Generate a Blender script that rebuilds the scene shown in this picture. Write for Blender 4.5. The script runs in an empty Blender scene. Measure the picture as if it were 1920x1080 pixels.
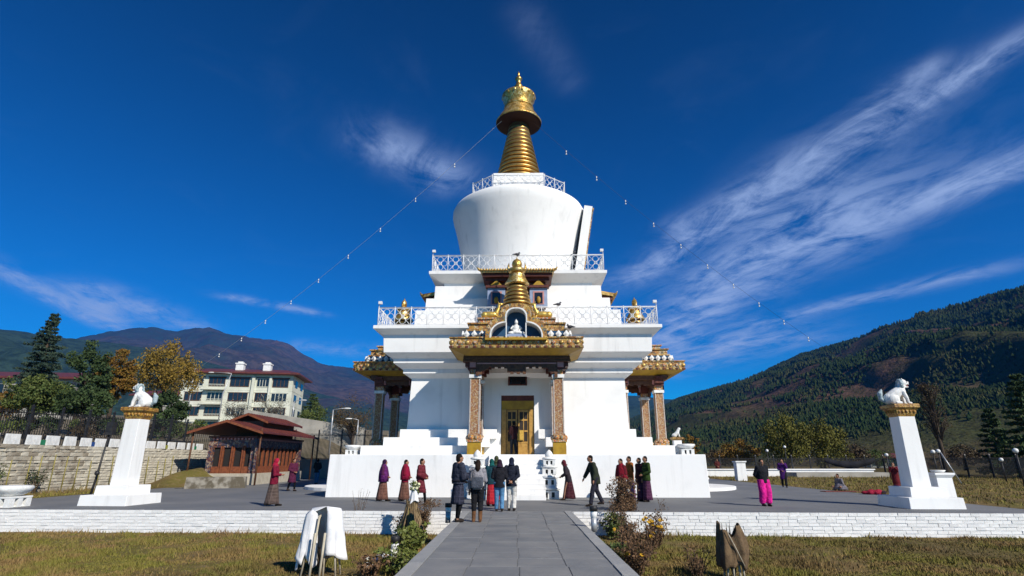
import bpy, bmesh, math, random
import numpy as np
from mathutils import Vector, Matrix, noise as mnoise
R = math.radians
random.seed(7); rng = np.random.default_rng(7)
scene = bpy.context.scene
COL = scene.collection

# ------------------------------------------------------------------ camera
cam = bpy.data.cameras.new('camera'); cam_o = bpy.data.objects.new('camera', cam); COL.objects.link(cam_o)
cam.sensor_width = 36.0; cam.lens = 36.0 * 1015 / 1920
cam.shift_x = -9 / 1920
cam.clip_start = 0.1; cam.clip_end = 30000
cam_o.location = (0, 0, 1.6); cam_o.rotation_euler = (R(90 + 17.6), 0, 0)
scene.camera = cam_o
scene.render.resolution_x = 1024; scene.render.resolution_y = 576

# ------------------------------------------------------------------ light
SUN_EL, SUN_AZ = R(34.5), R(41)            # shadows fall to the left and away from the viewer
sund = Vector((math.sin(SUN_AZ) * math.cos(SUN_EL), -math.cos(SUN_AZ) * math.cos(SUN_EL), math.sin(SUN_EL)))
sun = bpy.data.lights.new('sun', 'SUN'); sun.energy = 5.0; sun.angle = R(0.53); sun.color = (1.0, 0.93, 0.82)
sun_o = bpy.data.objects.new('sun', sun); COL.objects.link(sun_o)
sun_o.rotation_euler = (-sund).to_track_quat('-Z', 'Y').to_euler(); sun_o.location = sund * 60
scene.view_settings.view_transform = 'Standard'; scene.view_settings.look = 'None'
scene.view_settings.exposure = 0.08; scene.view_settings.gamma = 1.0; scene.view_settings.use_curve_mapping = False
scene.cycles.max_bounces = 6; scene.cycles.diffuse_bounces = 3; scene.cycles.glossy_bounces = 3
scene.cycles.volume_bounces = 0; scene.cycles.transparent_max_bounces = 6
scene.cycles.use_denoising = True

class NT:
    def __init__(s, tree): s.t = tree; s.n = tree.nodes; s.l = tree.links
    def add(s, typ, **kw):
        n = s.n.new(typ)
        for k, v in kw.items(): setattr(n, k, v)
        return n
    def put(s, sock, v):
        if isinstance(v, bpy.types.NodeSocket): s.l.new(v, sock)
        elif v is not None:
            if sock.type == 'RGBA' and len(v) == 3: v = (*v, 1)
            sock.default_value = v
    def m(s, op, a, b=None, c=None, clamp=False):
        n = s.add('ShaderNodeMath', operation=op); n.use_clamp = clamp
        s.put(n.inputs[0], a); s.put(n.inputs[1], b); s.put(n.inputs[2], c)
        return n.outputs[0]
    def mix(s, f, a, b, blend='MIX'):
        n = s.add('ShaderNodeMix', data_type='RGBA', blend_type=blend)
        s.put(n.inputs[0], f); s.put(n.inputs[6], a); s.put(n.inputs[7], b)
        return n.outputs[2]
    def noise(s, vec, scale, detail=4, rough=.55, out=0, dist=0.):
        n = s.add('ShaderNodeTexNoise'); s.put(n.inputs['Vector'], vec)
        n.inputs['Scale'].default_value = scale; n.inputs['Detail'].default_value = detail
        n.inputs['Roughness'].default_value = rough; n.inputs['Distortion'].default_value = dist
        return n.outputs[out]
    def ramp(s, f, stops, interp='LINEAR'):
        n = s.add('ShaderNodeValToRGB'); n.color_ramp.interpolation = interp
        while len(n.color_ramp.elements) < len(stops): n.color_ramp.elements.new(0.5)
        for e, (p, c) in zip(n.color_ramp.elements, stops):
            e.position = p; e.color = (*c, 1) if len(c) == 3 else c
        s.put(n.inputs[0], f); return n.outputs[0]
    def comb(s, x, y, z):
        n = s.add('ShaderNodeCombineXYZ'); s.put(n.inputs[0], x); s.put(n.inputs[1], y); s.put(n.inputs[2], z); return n.outputs[0]
    def sep(s, v):
        n = s.add('ShaderNodeSeparateXYZ'); s.put(n.inputs[0], v); return n.outputs
    def mapr(s, v, a, b, c=0., d=1., smooth=True):
        n = s.add('ShaderNodeMapRange'); n.interpolation_type = 'SMOOTHSTEP' if smooth else 'LINEAR'
        for i, x in enumerate((v, a, b, c, d)): s.put(n.inputs[i], x)
        return n.outputs[0]

# ------------------------------------------------------------------ sky with thin cirrus
world = bpy.data.worlds.new('World'); scene.world = world; world.use_nodes = True
w = NT(world.node_tree); w.n.clear()
sky = w.add('ShaderNodeTexSky', sky_type='NISHITA'); sky.sun_disc = False
sky.sun_elevation = SUN_EL; sky.sun_rotation = math.pi - SUN_AZ
sky.altitude = 2400; sky.air_density = 1.0; sky.dust_density = 0.15; sky.ozone_density = 2.5
tc = w.add('ShaderNodeTexCoord'); D = tc.outputs['Generated']
dx, dy, dz = w.sep(D)
# deeper, more saturated blue, as seen through the clear dry air at this height
hs = w.add('ShaderNodeHueSaturation'); hs.inputs['Saturation'].default_value = 1.25; hs.inputs['Value'].default_value = 1.0
hs.inputs['Hue'].default_value = 0.507
w.put(hs.inputs['Color'], sky.outputs[0])
base = w.mix(1.0, hs.outputs[0], (0.02, 0.86, 1.20), 'MULTIPLY')
dim = w.mapr(dz, 0.05, 0.80, 1.02, 0.33, smooth=False)
base = w.mix(1.0, base, w.comb(dim, dim, dim), 'MULTIPLY')
# cirrus lives on a flat layer high overhead: project the view direction onto it
zz = w.m('MAXIMUM', w.m('ADD', dz, 0.06), 0.03)
cx = w.m('DIVIDE', dx, zz); cy = w.m('DIVIDE', dy, zz)
cxy = w.comb(cx, cy, 0.0)
warp = w.noise(cxy, 0.8, 3, .6)
wofs = w.m('SUBTRACT', warp, 0.5)
ca, sa = math.cos(R(-70)), math.sin(R(-70))
sN = w.m('ADD', w.m('MULTIPLY', cx, ca), w.m('MULTIPLY', cy, sa)); tN = w.m('ADD', w.m('MULTIPLY', cx, -sa), w.m('MULTIPLY', cy, ca))
n_str = w.noise(w.comb(w.m('MULTIPLY', sN, 1.3), w.m('MULTIPLY', tN, 2.9), 3.3), 2.3, 8, .66, dist=.7)
n_soft = w.noise(cxy, 2.8, 8, .66, dist=.8)
n_mix = w.m('ADD', w.m('MULTIPLY', n_str, .55), w.m('MULTIPLY', n_soft, .45))
def band(ax, ay, bx, by, width):
    """soft streak between two points of the cloud layer"""
    L = math.hypot(bx - ax, by - ay); ux, uy = (bx - ax) / L, (by - ay) / L
    px_ = w.m('SUBTRACT', cx, ax); py_ = w.m('SUBTRACT', cy, ay)
    s_ = w.m('ADD', w.m('MULTIPLY', px_, ux), w.m('MULTIPLY', py_, uy))
    t_ = w.m('ADD', w.m('MULTIPLY', px_, -uy), w.m('MULTIPLY', py_, ux))
    t2 = w.m('ABSOLUTE', w.m('ADD', t_, w.m('MULTIPLY', wofs, width * 1.4)))
    over = w.m('MAXIMUM', w.m('MAXIMUM', w.m('MULTIPLY', s_, -1.), w.m('SUBTRACT', s_, L)), 0.)
    r2 = w.m('ADD', w.m('POWER', w.m('DIVIDE', t2, width), 2.), w.m('POWER', w.m('DIVIDE', over, max(width, L * .3)), 2.))
    return w.m('POWER', 2.718, w.m('MULTIPLY', r2, -1.6))
def layer_pt(x, y):
    u = x - 969; v = 540 - y; f = 1015; C, S = math.cos(R(17.6)), math.sin(R(17.6))
    d = Vector((u, f * C - v * S, f * S + v * C)).normalized(); z = max(d.z + .06, .03)
    return d.x / z, d.y / z
streaks = [((1200, 510), (1560, 285), .12, 1.0), ((1480, 330), (1880, 105), .06, 1.0),
           ((1240, 640), (1500, 430), .30, 1.1), ((1400, 490), (1930, 300), .15, 1.1), ((1290, 420), (1420, 370), .10, .8),
           ((1220, 690), (1420, 640), .45, 1.0), ((1450, 600), (1790, 522), .12, .75),
           ((730, 270), (830, 330), .12, .8), ((990, 40), (1060, 150), .05, .10),
           ((10, 510), (215, 612), .11, .85), ((180, 545), (205, 600), .16, .9),
           ((270, 575), (340, 608), .16, .8), ((445, 560), (580, 585), .07, .9), ((580, 652), (700, 660), .2, .55), ((1640, 200), (1740, 130), .05, .6)]
cov = None
for (p, q, wd, k) in streaks:
    b = w.m('MULTIPLY', band(*layer_pt(*p), *layer_pt(*q), wd), k)
    cov = b if cov is None else w.m('ADD', cov, w.m('MULTIPLY', b, w.m('SUBTRACT', 1., cov, clamp=True)))
cov = w.m('MULTIPLY', w.m('MULTIPLY', w.mapr(n_mix, .36, .62), w.m('POWER', cov, .9)), 1.0)
veil = w.m('MULTIPLY', w.mapr(n_soft, .5, .8), .025)
cov = w.m('MULTIPLY', w.m('MAXIMUM', cov, veil), w.mapr(dz, 0.0, 0.06))
skyc = w.mix(w.m('MULTIPLY', cov, 0.80, clamp=True), base, (3.6, 4.7, 7.2))
bg = w.add('ShaderNodeBackground'); bg.inputs['Strength'].default_value = 0.115
w.put(bg.inputs['Color'], skyc)
world.cycles.sampling_method = 'MANUAL'; world.cycles.sample_map_resolution = 256
wo = w.add('ShaderNodeOutputWorld'); w.l.new(bg.outputs[0], wo.inputs[0])

# ------------------------------------------------------------------ materials
def new_mat(name):
    m = bpy.data.materials.new(name); m.use_nodes = True
    t = NT(m.node_tree); t.n.clear()
    b = t.add('ShaderNodeBsdfPrincipled'); o = t.add('ShaderNodeOutputMaterial'); t.l.new(b.outputs[0], o.inputs[0])
    c = t.add('ShaderNodeTexCoord')
    return m, t, b, c.outputs['Object']
def wpos(t): return t.add('ShaderNodeNewGeometry').outputs['Position']
def bump(t, b, h, strength=.3, dist=.02):
    n = t.add('ShaderNodeBump'); n.inputs['Strength'].default_value = strength; n.inputs['Distance'].default_value = dist
    t.put(n.inputs['Height'], h); t.l.new(n.outputs[0], b.inputs['Normal'])
def pm(name, c1, c2=None, scale=3., rough=.7, bmp=.0, bscale=None, metal=0., lo=.35, hi=.7, detail=5, spec=.4, world_space=False):
    m, t, b, oc = new_mat(name)
    if world_space: oc = wpos(t)
    b.inputs['Roughness'].default_value = rough; b.inputs['Metallic'].default_value = metal
    b.inputs['Specular IOR Level'].default_value = spec
    if c2 is None: c2 = tuple(x * .82 for x in c1)
    nz = t.noise(oc, scale, detail)
    t.put(b.inputs['Base Color'], t.mix(t.mapr(nz, lo, hi), c1, c2))
    if bmp: bump(t, b, t.noise(oc, bscale or scale * 4, 4), bmp)
    return m
def per_object(name, c1, c2, scale=3., rough=.7, bmp=.3, bscale=20., hue=0.25, spec=.3):
    """colour shifts a little from piece to piece, plus grain"""
    m, t, b, oc = new_mat(name)
    rnd = t.add('ShaderNodeObjectInfo').outputs['Random']
    p = wpos(t)
    nz = t.noise(p, scale, 5)
    f = t.m('ADD', t.m('MULTIPLY', rnd, 1 - hue), t.m('MULTIPLY', t.mapr(nz, .3, .75), hue))
    t.put(b.inputs['Base Color'], t.mix(f, c1, c2)); b.inputs['Roughness'].default_value = rough
    b.inputs['Specular IOR Level'].default_value = spec
    if bmp: bump(t, b, t.noise(p, bscale, 5), bmp)
    return m
def ornate(name, cols, scale=9., rough=.5, metal=0.):
    """painted relief: small flowers and scrolls in several colours"""
    m, t, b, oc = new_mat(name)
    v = t.add('ShaderNodeTexVoronoi'); t.put(v.inputs['Vector'], oc); v.inputs['Scale'].default_value = scale
    v2 = t.add('ShaderNodeTexVoronoi'); t.put(v2.inputs['Vector'], oc); v2.inputs['Scale'].default_value = scale * 2.3
    hsel = t.sep(v.outputs['Color'])[0]
    n = len(cols); c = t.ramp(hsel, [(i / n, cc) for i, cc in enumerate(cols)], 'CONSTANT')
    h2 = t.sep(v2.outputs['Color'])[1]
    c2 = t.ramp(h2, [(0, cols[0]), (.55, cols[-1]), (.75, cols[1])], 'CONSTANT')
    ring = t.mapr(v.outputs['Distance'], .25, .38)
    t.put(b.inputs['Base Color'], t.mix(ring, c2, c))
    b.inputs['Roughness'].default_value = rough; b.inputs['Metallic'].default_value = metal
    bump(t, b, v2.outputs['Distance'], .5, .03)
    return m
M = {}
def white_wash(name, dirt=.5):
    m, t, b, oc = new_mat(name)
    p = wpos(t)
    stre = t.noise(t.comb(t.m('MULTIPLY', t.sep(p)[0], 1.6), t.m('MULTIPLY', t.sep(p)[1], 1.6), t.m('MULTIPLY', t.sep(p)[2], .16)), 1.7, 6, .6)
    blot = t.noise(p, .55, 5, .6)
    f = t.m('MULTIPLY', t.m('ADD', t.mapr(stre, .52, .80), t.m('MULTIPLY', t.mapr(blot, .5, .8), .7)), dirt, clamp=True)
    t.put(b.inputs['Base Color'], t.mix(f, (.83, .83, .82), (.56, .56, .55)))
    b.inputs['Roughness'].default_value = .85; b.inputs['Specular IOR Level'].default_value = .2
    h = t.m('ADD', t.noise(p, 3., 4), t.m('MULTIPLY', t.noise(p, 22., 3), .35))
    bump(t, b, h, .22, .025)
    return m
M['white'] = white_wash('limewash', .55)
M['white_brick'] = per_object('painted_brick', (.83, .83, .82), (.72, .72, .72), 6., .85, .5, 30., .5)
m, t, b, oc = new_mat('brick_joint')
t.put(b.inputs['Base Color'], t.mix(t.mapr(t.noise(wpos(t), 5., 6, .7), .55, .66), (.74, .74, .73), (.20, .19, .18))); b.inputs['Roughness'].default_value = .9
M['joint'] = m
M['gold'] = pm('gilded_copper', (.62, .40, .13), (.42, .25, .07), 2.5, .36, .25, 14., metal=.85)
M['gold_dull'] = pm('weathered_gold', (.62, .42, .14), (.36, .21, .06), 3.5, .42, .4, 12., metal=.55)
M['gold_dark'] = pm('gold_groove', (.16, .09, .03), (.10, .05, .02), 3., .55, metal=.3)
M['gold_relief'] = ornate('gold_relief', [(.66, .45, .14), (.40, .23, .06), (.72, .55, .25), (.52, .33, .08)], 5., .38, .7)
M['yellow'] = pm('ochre_paint', (.42, .25, .015), (.30, .17, .012), 3., .55, .1)
M['ornate'] = ornate('painted_frieze', [(.40, .23, .04), (.26, .11, .025), (.50, .33, .10), (.36, .18, .03), (.12, .13, .09), (.50, .40, .26), (.38, .16, .03), (.14, .07, .02)], 8.)
M['ornate_red'] = ornate('painted_column', [(.28, .11, .05), (.40, .22, .08), (.44, .34, .22), (.20, .07, .03), (.34, .18, .06)], 22.)
M['ornate_cap'] = ornate('painted_capital', [(.56, .30, .05), (.40, .07, .03), (.16, .26, .25), (.62, .52, .40), (.46, .20, .04)], 20.)
M['redwood'] = pm('maroon_timber', (.12, .030, .018), (.07, .018, .012), 6., .6, .2)
M['brown'] = pm('carved_brown_timber', (.13, .055, .022), (.06, .022, .010), 9., .6, .5, 18.)
M['underside'] = pm('parasol_underside', (.035, .010, .008), None, 4., .6)
M['blue'] = pm('niche_blue', (.012, .075, .17), (.010, .05, .12), 2., .6)
M['pale_blue'] = pm('pale_blue_paint', (.30, .37, .52), (.24, .30, .44), 5., .6)
M['statue_white'] = pm('white_stone_paint', (.82, .82, .80), (.62, .63, .62), 5., .7, .3, 25.)
M['mane'] = pm('blue_grey_mane', (.38, .47, .50), (.24, .32, .36), 12., .7, .3)
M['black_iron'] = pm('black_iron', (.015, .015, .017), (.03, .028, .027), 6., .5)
M['rail'] = pm('white_rail_paint', (.78, .79, .80), (.62, .63, .64), 8., .5)
M['glass'] = pm('dark_glass', (.012, .014, .018), (.02, .022, .026), 2., .12, spec=.6)
M['pink'] = pm('pink_paint', (.55, .26, .24), None, 5., .6)
M['roof_red'] = pm('red_metal_roof', (.14, .034, .028), (.085, .024, .022), 1.5, .5, .1)
M['cream'] = pm('cream_render', (.64, .65, .55), (.52, .53, .43), .5, .85, .15, 8.)
M['concrete'] = pm('concrete', (.36, .34, .30), (.25, .24, .21), .6, .85, .3, 10.)
M['pole'] = pm('galvanised_pole', (.50, .51, .52), (.38, .39, .40), 4., .4, metal=.4)
M['globe'] = pm('opal_globe', (.80, .80, .78), (.7, .7, .68), 3., .25)
M['skin'] = pm('skin', (.34, .17, .10), (.28, .13, .075), 6., .55)
M['hair'] = pm('black_hair', (.010, .008, .007), (.02, .015, .012), 20., .5, .3)
M['eye'] = pm('eye_dark', (.01, .008, .006), None, 3., .2)
M['lip'] = pm('lip', (.28, .08, .06), None, 3., .5)

# ------------------------------------------------------------------ mesh helpers
class MB:
    def __init__(s): s.v = []; s.f = []; s.m = []; s.sm = []
    def add(s, vs, fs, mat=0, smooth=False, mx=None):
        o = len(s.v)
        if mx is not None: vs = [mx @ Vector(p) for p in vs]
        s.v += [tuple(p) for p in vs]; s.f += [tuple(i + o for i in f) for f in fs]
        s.m += [mat] * len(fs); s.sm += [smooth] * len(fs); return s
    def box(s, x0, x1, y0, y1, z0, z1, mat=0, mx=None, top=None):
        """top=(ix,iy): inset of the top face (taper)"""
        ix, iy = top or (0, 0)
        vs = [(x0, y0, z0), (x1, y0, z0), (x1, y1, z0), (x0, y1, z0),
              (x0 + ix, y0 + iy, z1), (x1 - ix, y0 + iy, z1), (x1 - ix, y1 - iy, z1), (x0 + ix, y1 - iy, z1)]
        fs = [(3, 2, 1, 0), (4, 5, 6, 7), (0, 1, 5, 4), (1, 2, 6, 5), (2, 3, 7, 6), (3, 0, 4, 7)]
        return s.add(vs, fs, mat, False, mx)
    def sq(s, prof, mat=0, cap=True, cx=0, cy=0):
        """square rings (half width, z) stacked bottom to top"""
        vs = []; fs = []
        for (a, z) in prof: vs += [(cx - a, cy - a, z), (cx + a, cy - a, z), (cx + a, cy + a, z), (cx - a, cy + a, z)]
        n = len(prof)
        for i in range(n - 1):
            for k in range(4):
                k2 = (k + 1) % 4; fs.append((i * 4 + k, i * 4 + k2, i * 4 + 4 + k2, i * 4 + 4 + k))
        if cap: fs.append((3, 2, 1, 0)); fs.append(tuple((n - 1) * 4 + k for k in range(4)))
        return s.add(vs, fs, mat)
    def lathe(s, prof, seg=32, mat=0, smooth=True, c=(0, 0, 0), mats=None, mx=None):
        vs = []; fs = []; mm = []
        for (r, z) in prof:
            for k in range(seg):
                a = 2 * math.pi * k / seg; vs.append((c[0] + r * math.cos(a), c[1] + r * math.sin(a), c[2] + z))
        n = len(prof)
        for i in range(n - 1):
            for k in range(seg):
                k2 = (k + 1) % seg; fs.append((i * seg + k, i * seg + k2, (i + 1) * seg + k2, (i + 1) * seg + k))
                mm.append(mats[i] if mats else mat)
        fs.append(tuple(reversed(range(seg)))); mm.append(mm[0]); fs.append(tuple((n - 1) * seg + k for k in range(seg))); mm.append(mm[-1])
        o = len(s.m); s.add(vs, fs, mat, smooth, mx); s.m[o:] = mm
        s.sm[-1] = False; s.sm[-2] = False
        return s
    def tube(s, pts, rad, seg=6, mat=0, smooth=True, mx=None, flat=None):
        pts = [Vector(p) for p in pts]; n = len(pts)
        if not hasattr(rad, '__len__'): rad = [rad] * n
        vs = []; fs = []; up = None
        for i, p in enumerate(pts):
            d = (pts[min(i + 1, n - 1)] - pts[max(i - 1, 0)]).normalized()
            a = up if up is not None else (Vector((0, 0, 1)) if abs(d.z) < .9 else Vector((1, 0, 0)))
            x = d.cross(a).normalized(); y = x.cross(d).normalized(); up = y
            for k in range(seg):
                t = 2 * math.pi * k / seg
                vs.append(p + x * (rad[i] * math.cos(t)) + y * (rad[i] * math.sin(t)))
        for i in range(n - 1):
            for k in range(seg):
                k2 = (k + 1) % seg; fs.append((i * seg + k, i * seg + k2, (i + 1) * seg + k2, (i + 1) * seg + k))
        fs.append(tuple(reversed(range(seg)))); fs.append(tuple((n - 1) * seg + k for k in range(seg)))
        return s.add(vs, fs, mat, smooth, mx)
    def ball(s, c, r, mat=0, seg=12, rings=8, mx=None):
        if not hasattr(r, '__len__'): r = (r, r, r)
        vs = []; fs = []
        vs.append((c[0], c[1], c[2] - r[2]))
        for i in range(1, rings):
            a = -math.pi / 2 + math.pi * i / rings
            for k in range(seg):
                t = 2 * math.pi * k / seg
                vs.append((c[0] + r[0] * math.cos(a) * math.cos(t), c[1] + r[1] * math.cos(a) * math.sin(t), c[2] + r[2] * math.sin(a)))
        vs.append((c[0], c[1], c[2] + r[2])); L = len(vs) - 1
        for k in range(seg):
            k2 = (k + 1) % seg; fs.append((0, 1 + k2, 1 + k)); fs.append((L, L - seg + k, L - seg + k2))
            for i in range(rings - 2):
                o = 1 + i * seg; fs.append((o + k, o + k2, o + seg + k2, o + seg + k))
        return s.add(vs, fs, mat, True, mx)
    def prism(s, poly, z0, z1, mat=0, mx=None):
        n = len(poly); vs = [(x, y, z0) for x, y in poly] + [(x, y, z1) for x, y in poly]
        fs = [tuple(reversed(range(n))), tuple(range(n, 2 * n))] + [(i, (i + 1) % n, n + (i + 1) % n, n + i) for i in range(n)]
        return s.add(vs, fs, mat, False, mx)
    def mesh(s, name, mats):
        me = bpy.data.meshes.new(name); me.from_pydata(s.v, [], s.f)
        for m in mats: me.materials.append(M[m] if isinstance(m, str) else m)
        me.polygons.foreach_set('material_index', s.m); me.polygons.foreach_set('use_smooth', s.sm)
        me.update(); return me
    def build(s, name, mats, parent=None, loc=None, bevel=0.):
        if not isinstance(mats, (list, tuple)): mats = [mats]
        return link(name, s.mesh(name, mats), parent, loc, bevel=bevel)
def link(name, me, parent=None, loc=None, rot=None, scale=None, bevel=0.):
    o = bpy.data.objects.new(name, me); COL.objects.link(o)
    if parent is not None: o.parent = parent
    if loc is not None: o.location = loc
    if rot is not None: o.rotation_euler = rot
    if scale is not None: o.scale = scale
    if bevel:
        b = o.modifiers.new('b', 'BEVEL'); b.width = bevel; b.segments = 2; b.limit_method = 'ANGLE'; b.angle_limit = R(40)
    return o
def tag(o, label=None, cat=None, group=None, kind=None):
    if label: o['label'] = label
    if cat: o['category'] = cat
    if group: o['group'] = group
    if kind: o['kind'] = kind
    return o
def thing(name, label, cat, loc=(0, 0, 0), rz=0., group=None):
    o = bpy.data.objects.new(name, None); COL.objects.link(o); o.location = loc; o.rotation_euler = (0, 0, rz)
    o.empty_display_size = .2
    return tag(o, label, cat, group)
def copy_tree(o, parent=None):
    c = o.copy(); COL.objects.link(c)
    if parent is not None: c.parent = parent
    for ch in list(o.children): copy_tree(ch, c)
    return c
BLOBS = []
def blob(mb, name, mats, parent, voxel=.014, smooth=5, dec=None):
    """one continuous skin over everything in mb (converted to a mesh at the end)"""
    o = mb.build(name, mats, parent)
    r = o.modifiers.new('r', 'REMESH'); r.mode = 'VOXEL'; r.voxel_size = voxel; r.use_smooth_shade = True
    s = o.modifiers.new('s', 'SMOOTH'); s.factor = .5; s.iterations = smooth
    if dec:
        d = o.modifiers.new('d', 'DECIMATE'); d.ratio = dec
    BLOBS.append(o); return o
def rz(a): return Matrix.Rotation(a, 4, 'Z')
def tr(x, y, z): return Matrix.Translation((x, y, z))
# the photograph's ray through a pixel, used only to read real positions off it
PF, PP = 1015., R(17.6); PC, PS = math.cos(PP), math.sin(PP)
def ray(x, y): u = x - 969; v = 540 - y; return u, PF * PC - v * PS, PF * PS + v * PC
def at(x, y, d): u, fy, z = ray(x, y); t = d / fy; return u * t, d, 1.6 + z * t
def gr(x, y, zz=0.): u, fy, z = ray(x, y); t = (zz - 1.6) / z; return u * t, fy * t, zz
# ------------------------------------------------------------------ setting: ground, terrace, path, lawns
LZ = -0.7                                       # lawns lie below the terrace
YAW = R(-2.6)                                   # the terrace front is turned a little to the camera
def wy(x): return 18.95 + math.tan(YAW) * x     # front edge of the terrace
m, t, b, oc = new_mat('valley_ground')
p = wpos(t)
t.put(b.inputs['Base Color'], t.mix(t.mapr(t.noise(p, .02, 6), .4, .65), (.085, .085, .035), (.13, .10, .05))); b.inputs['Roughness'].default_value = .95
M['valley'] = m
m, t, b, oc = new_mat('dry_lawn')
p = wpos(t)
n1 = t.noise(p, .55, 6, .65); n2 = t.noise(p, 3.2, 5, .7); n3 = t.noise(p, 26., 3, .6)
n0 = t.noise(p, .28, 5, .6); c = t.mix(t.mapr(n1, .40, .60), (.15, .130, .034), (.20, .135, .060)); c = t.mix(t.mapr(n0, .48, .62, 0., .8), c, (.10, .075, .030))
c = t.mix(t.mapr(n2, .45, .72), c, (.24, .17, .085))
c = t.mix(t.mapr(n3, .35, .75, 0, .55), c, (.085, .085, .022))
t.put(b.inputs['Base Color'], c); b.inputs['Roughness'].default_value = .95; b.inputs['Specular IOR Level'].default_value = .1
bump(t, b, n3, .6, .05)
M['lawn'] = m
m, t, b, oc = new_mat('asphalt')
p = wpos(t)
n1 = t.noise(p, .35, 6, .6); n2 = t.noise(p, 40., 2, .6); n3 = t.noise(t.comb(t.m('MULTIPLY', t.sep(p)[0], .25), t.m('MULTIPLY', t.sep(p)[1], 2.2), 0.), 1.2, 4)
c = t.mix(t.mapr(n1, .35, .7), (.135, .142, .152), (.185, .187, .19))
c = t.mix(t.mapr(n3, .5, .75, 0., .5), c, (.09, .10, .115))
c = t.mix(t.mapr(n2, .55, .8, 0., .35), c, (.25, .25, .25))
t.put(b.inputs['Base Color'], c); b.inputs['Roughness'].default_value = .8
bump(t, b, n2, .25, .01)
M['asphalt'] = m
M['slab'] = per_object('slate_slab', (.150, .162, .178), (.25, .25, .248), 1.3, .6, .5, 10., .6)
M['slab_joint'] = pm('slab_joint', (.20, .205, .21), (.14, .145, .15), 6., .9, .2, world_space=True)
M['kerb'] = per_object('kerb_stone', (.27, .28, .29), (.36, .36, .35), 3., .8, .4, 18., .5)
M['grass'] = None
m, t, b, oc = new_mat('grass_blades')
p = wpos(t); n1 = t.noise(p, .55, 6, .65); n2 = t.noise(p, 2.3, 4, .7); n3 = t.noise(p, 40., 2)
n0 = t.noise(p, .28, 5, .6); c = t.mix(t.mapr(n1, .42, .58), (.185, .170, .034), (.25, .165, .065)); c = t.mix(t.mapr(n0, .48, .62, 0., .8), c, (.115, .090, .030))
c = t.mix(t.mapr(n2, .50, .70), c, (.125, .145, .026)); c = t.mix(t.mapr(t.noise(p, .9, 5, .7), .52, .66), c, (.21, .130, .060))
c = t.mix(t.mapr(n3, .5, .8, 0, .6), c, (.31, .24, .12))
t.put(b.inputs['Base Color'], c); b.inputs['Roughness'].default_value = .8; b.inputs['Specular IOR Level'].default_value = .15
M['grass'] = m

# one sheet to the horizon; it drops away under the lawns and terrace
mb = MB(); S = 9000
mb.add([(-S, -S, -6), (S, -S, -6), (S, S, -6), (-S, S, -6)], [(0, 1, 2, 3)])
tag(mb.build('ground', 'valley'), kind='structure')

def sheet(name, poly, z, mat):
    mb = MB(); mb.add([(x, y, z) for x, y in poly], [tuple(range(len(poly)))]); return tag(mb.build(name, mat), kind='structure')
sheet('lawn', [(-60, -25), (60, -25), (60, wy(60) + 1), (-60, wy(-60) + 1)], LZ, 'lawn')
mb = MB()                                     # terrace: a thick slab of asphalt with a whitewashed front
pts = [(-21, wy(-21) + .02), (17.2, wy(17.2) + .02), (17.2, 72), (-34, 72), (-34, 44), (-21, 40)]
mb.prism(pts, -1.2, 0.0, 0); tag(mb.build('terrace', 'asphalt'), kind='structure')
mb = MB(); mb.prism([(17.2, wy(17.2) + .02), (75, wy(75)), (75, 140), (17.2, 140)], -1.2, -.012); tag(mb.build('side_lawn', 'lawn'), kind='structure')
mb = MB(); mb.prism([(-26, wy(-26)), (-21, wy(-21) + .02), (-21, 40), (-26, 42)], -1.2, .02); tag(mb.build('grass_strip', 'lawn'), kind='structure')
mb = MB(); mb.prism([(-34, 72), (17.2, 72), (17.2, 140), (-34, 140)], -1.2, -.01); tag(mb.build('back_field', 'lawn'), kind='structure')

# path of slate slabs with kerb stones
path = tag(MB().box(-1.78, 1.78, -6, 19.05, -1.1, -.009).build('path', 'slab_joint'), kind='structure')
slab_meshes = []
for k in range(6):
    mb = MB(); j = lambda: random.uniform(-.006, .006)
    mb.box(-.5, .5, -.5, .5, -.05, 0, top=(.008, .008)); mb.v = [(x + j(), y + j(), z + (j() * .5 if z == 0 else 0)) for x, y, z in mb.v]
    slab_meshes.append(mb.mesh('slab', ['slab']))
y = 5.4; row = 0
while y < 18.9:
    h = random.choice([.55, .62, .7, .78]); x = -1.5 + (random.uniform(-.02, .02))
    cuts = [-1.521, -.76 + random.uniform(-.03, .03), .02 + random.uniform(-.03, .03), .78 + random.uniform(-.03, .03), 1.521]
    y1 = min(y + h, 18.95)
    for a, c in zip(cuts, cuts[1:]):
        o = link('slab', random.choice(slab_meshes), path, ((a + c) / 2, (y + y1) / 2, random.uniform(-.003, .002)),
                 rot=(random.uniform(-.002, .002), random.uniform(-.002, .002), 0), scale=(c - a - .008, y1 - y - .008, 1))
    y = y1; row += 1
kmesh = [MB().box(-.12, .12, -.5, .5, -.3, 0.012, top=(.008, .006)).mesh('kerb_stone', ['kerb'])]
for sx in (-1, 1):
    y = 5.0
    while y < 18.9:
        L = random.uniform(.8, 1.1); y1 = min(y + L, 18.97)
        link('kerb_stone', kmesh[0], path, (sx * 1.645, (y + y1) / 2, random.uniform(-.003, .004)), scale=(1, y1 - y - .015, 1)); y = y1

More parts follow.
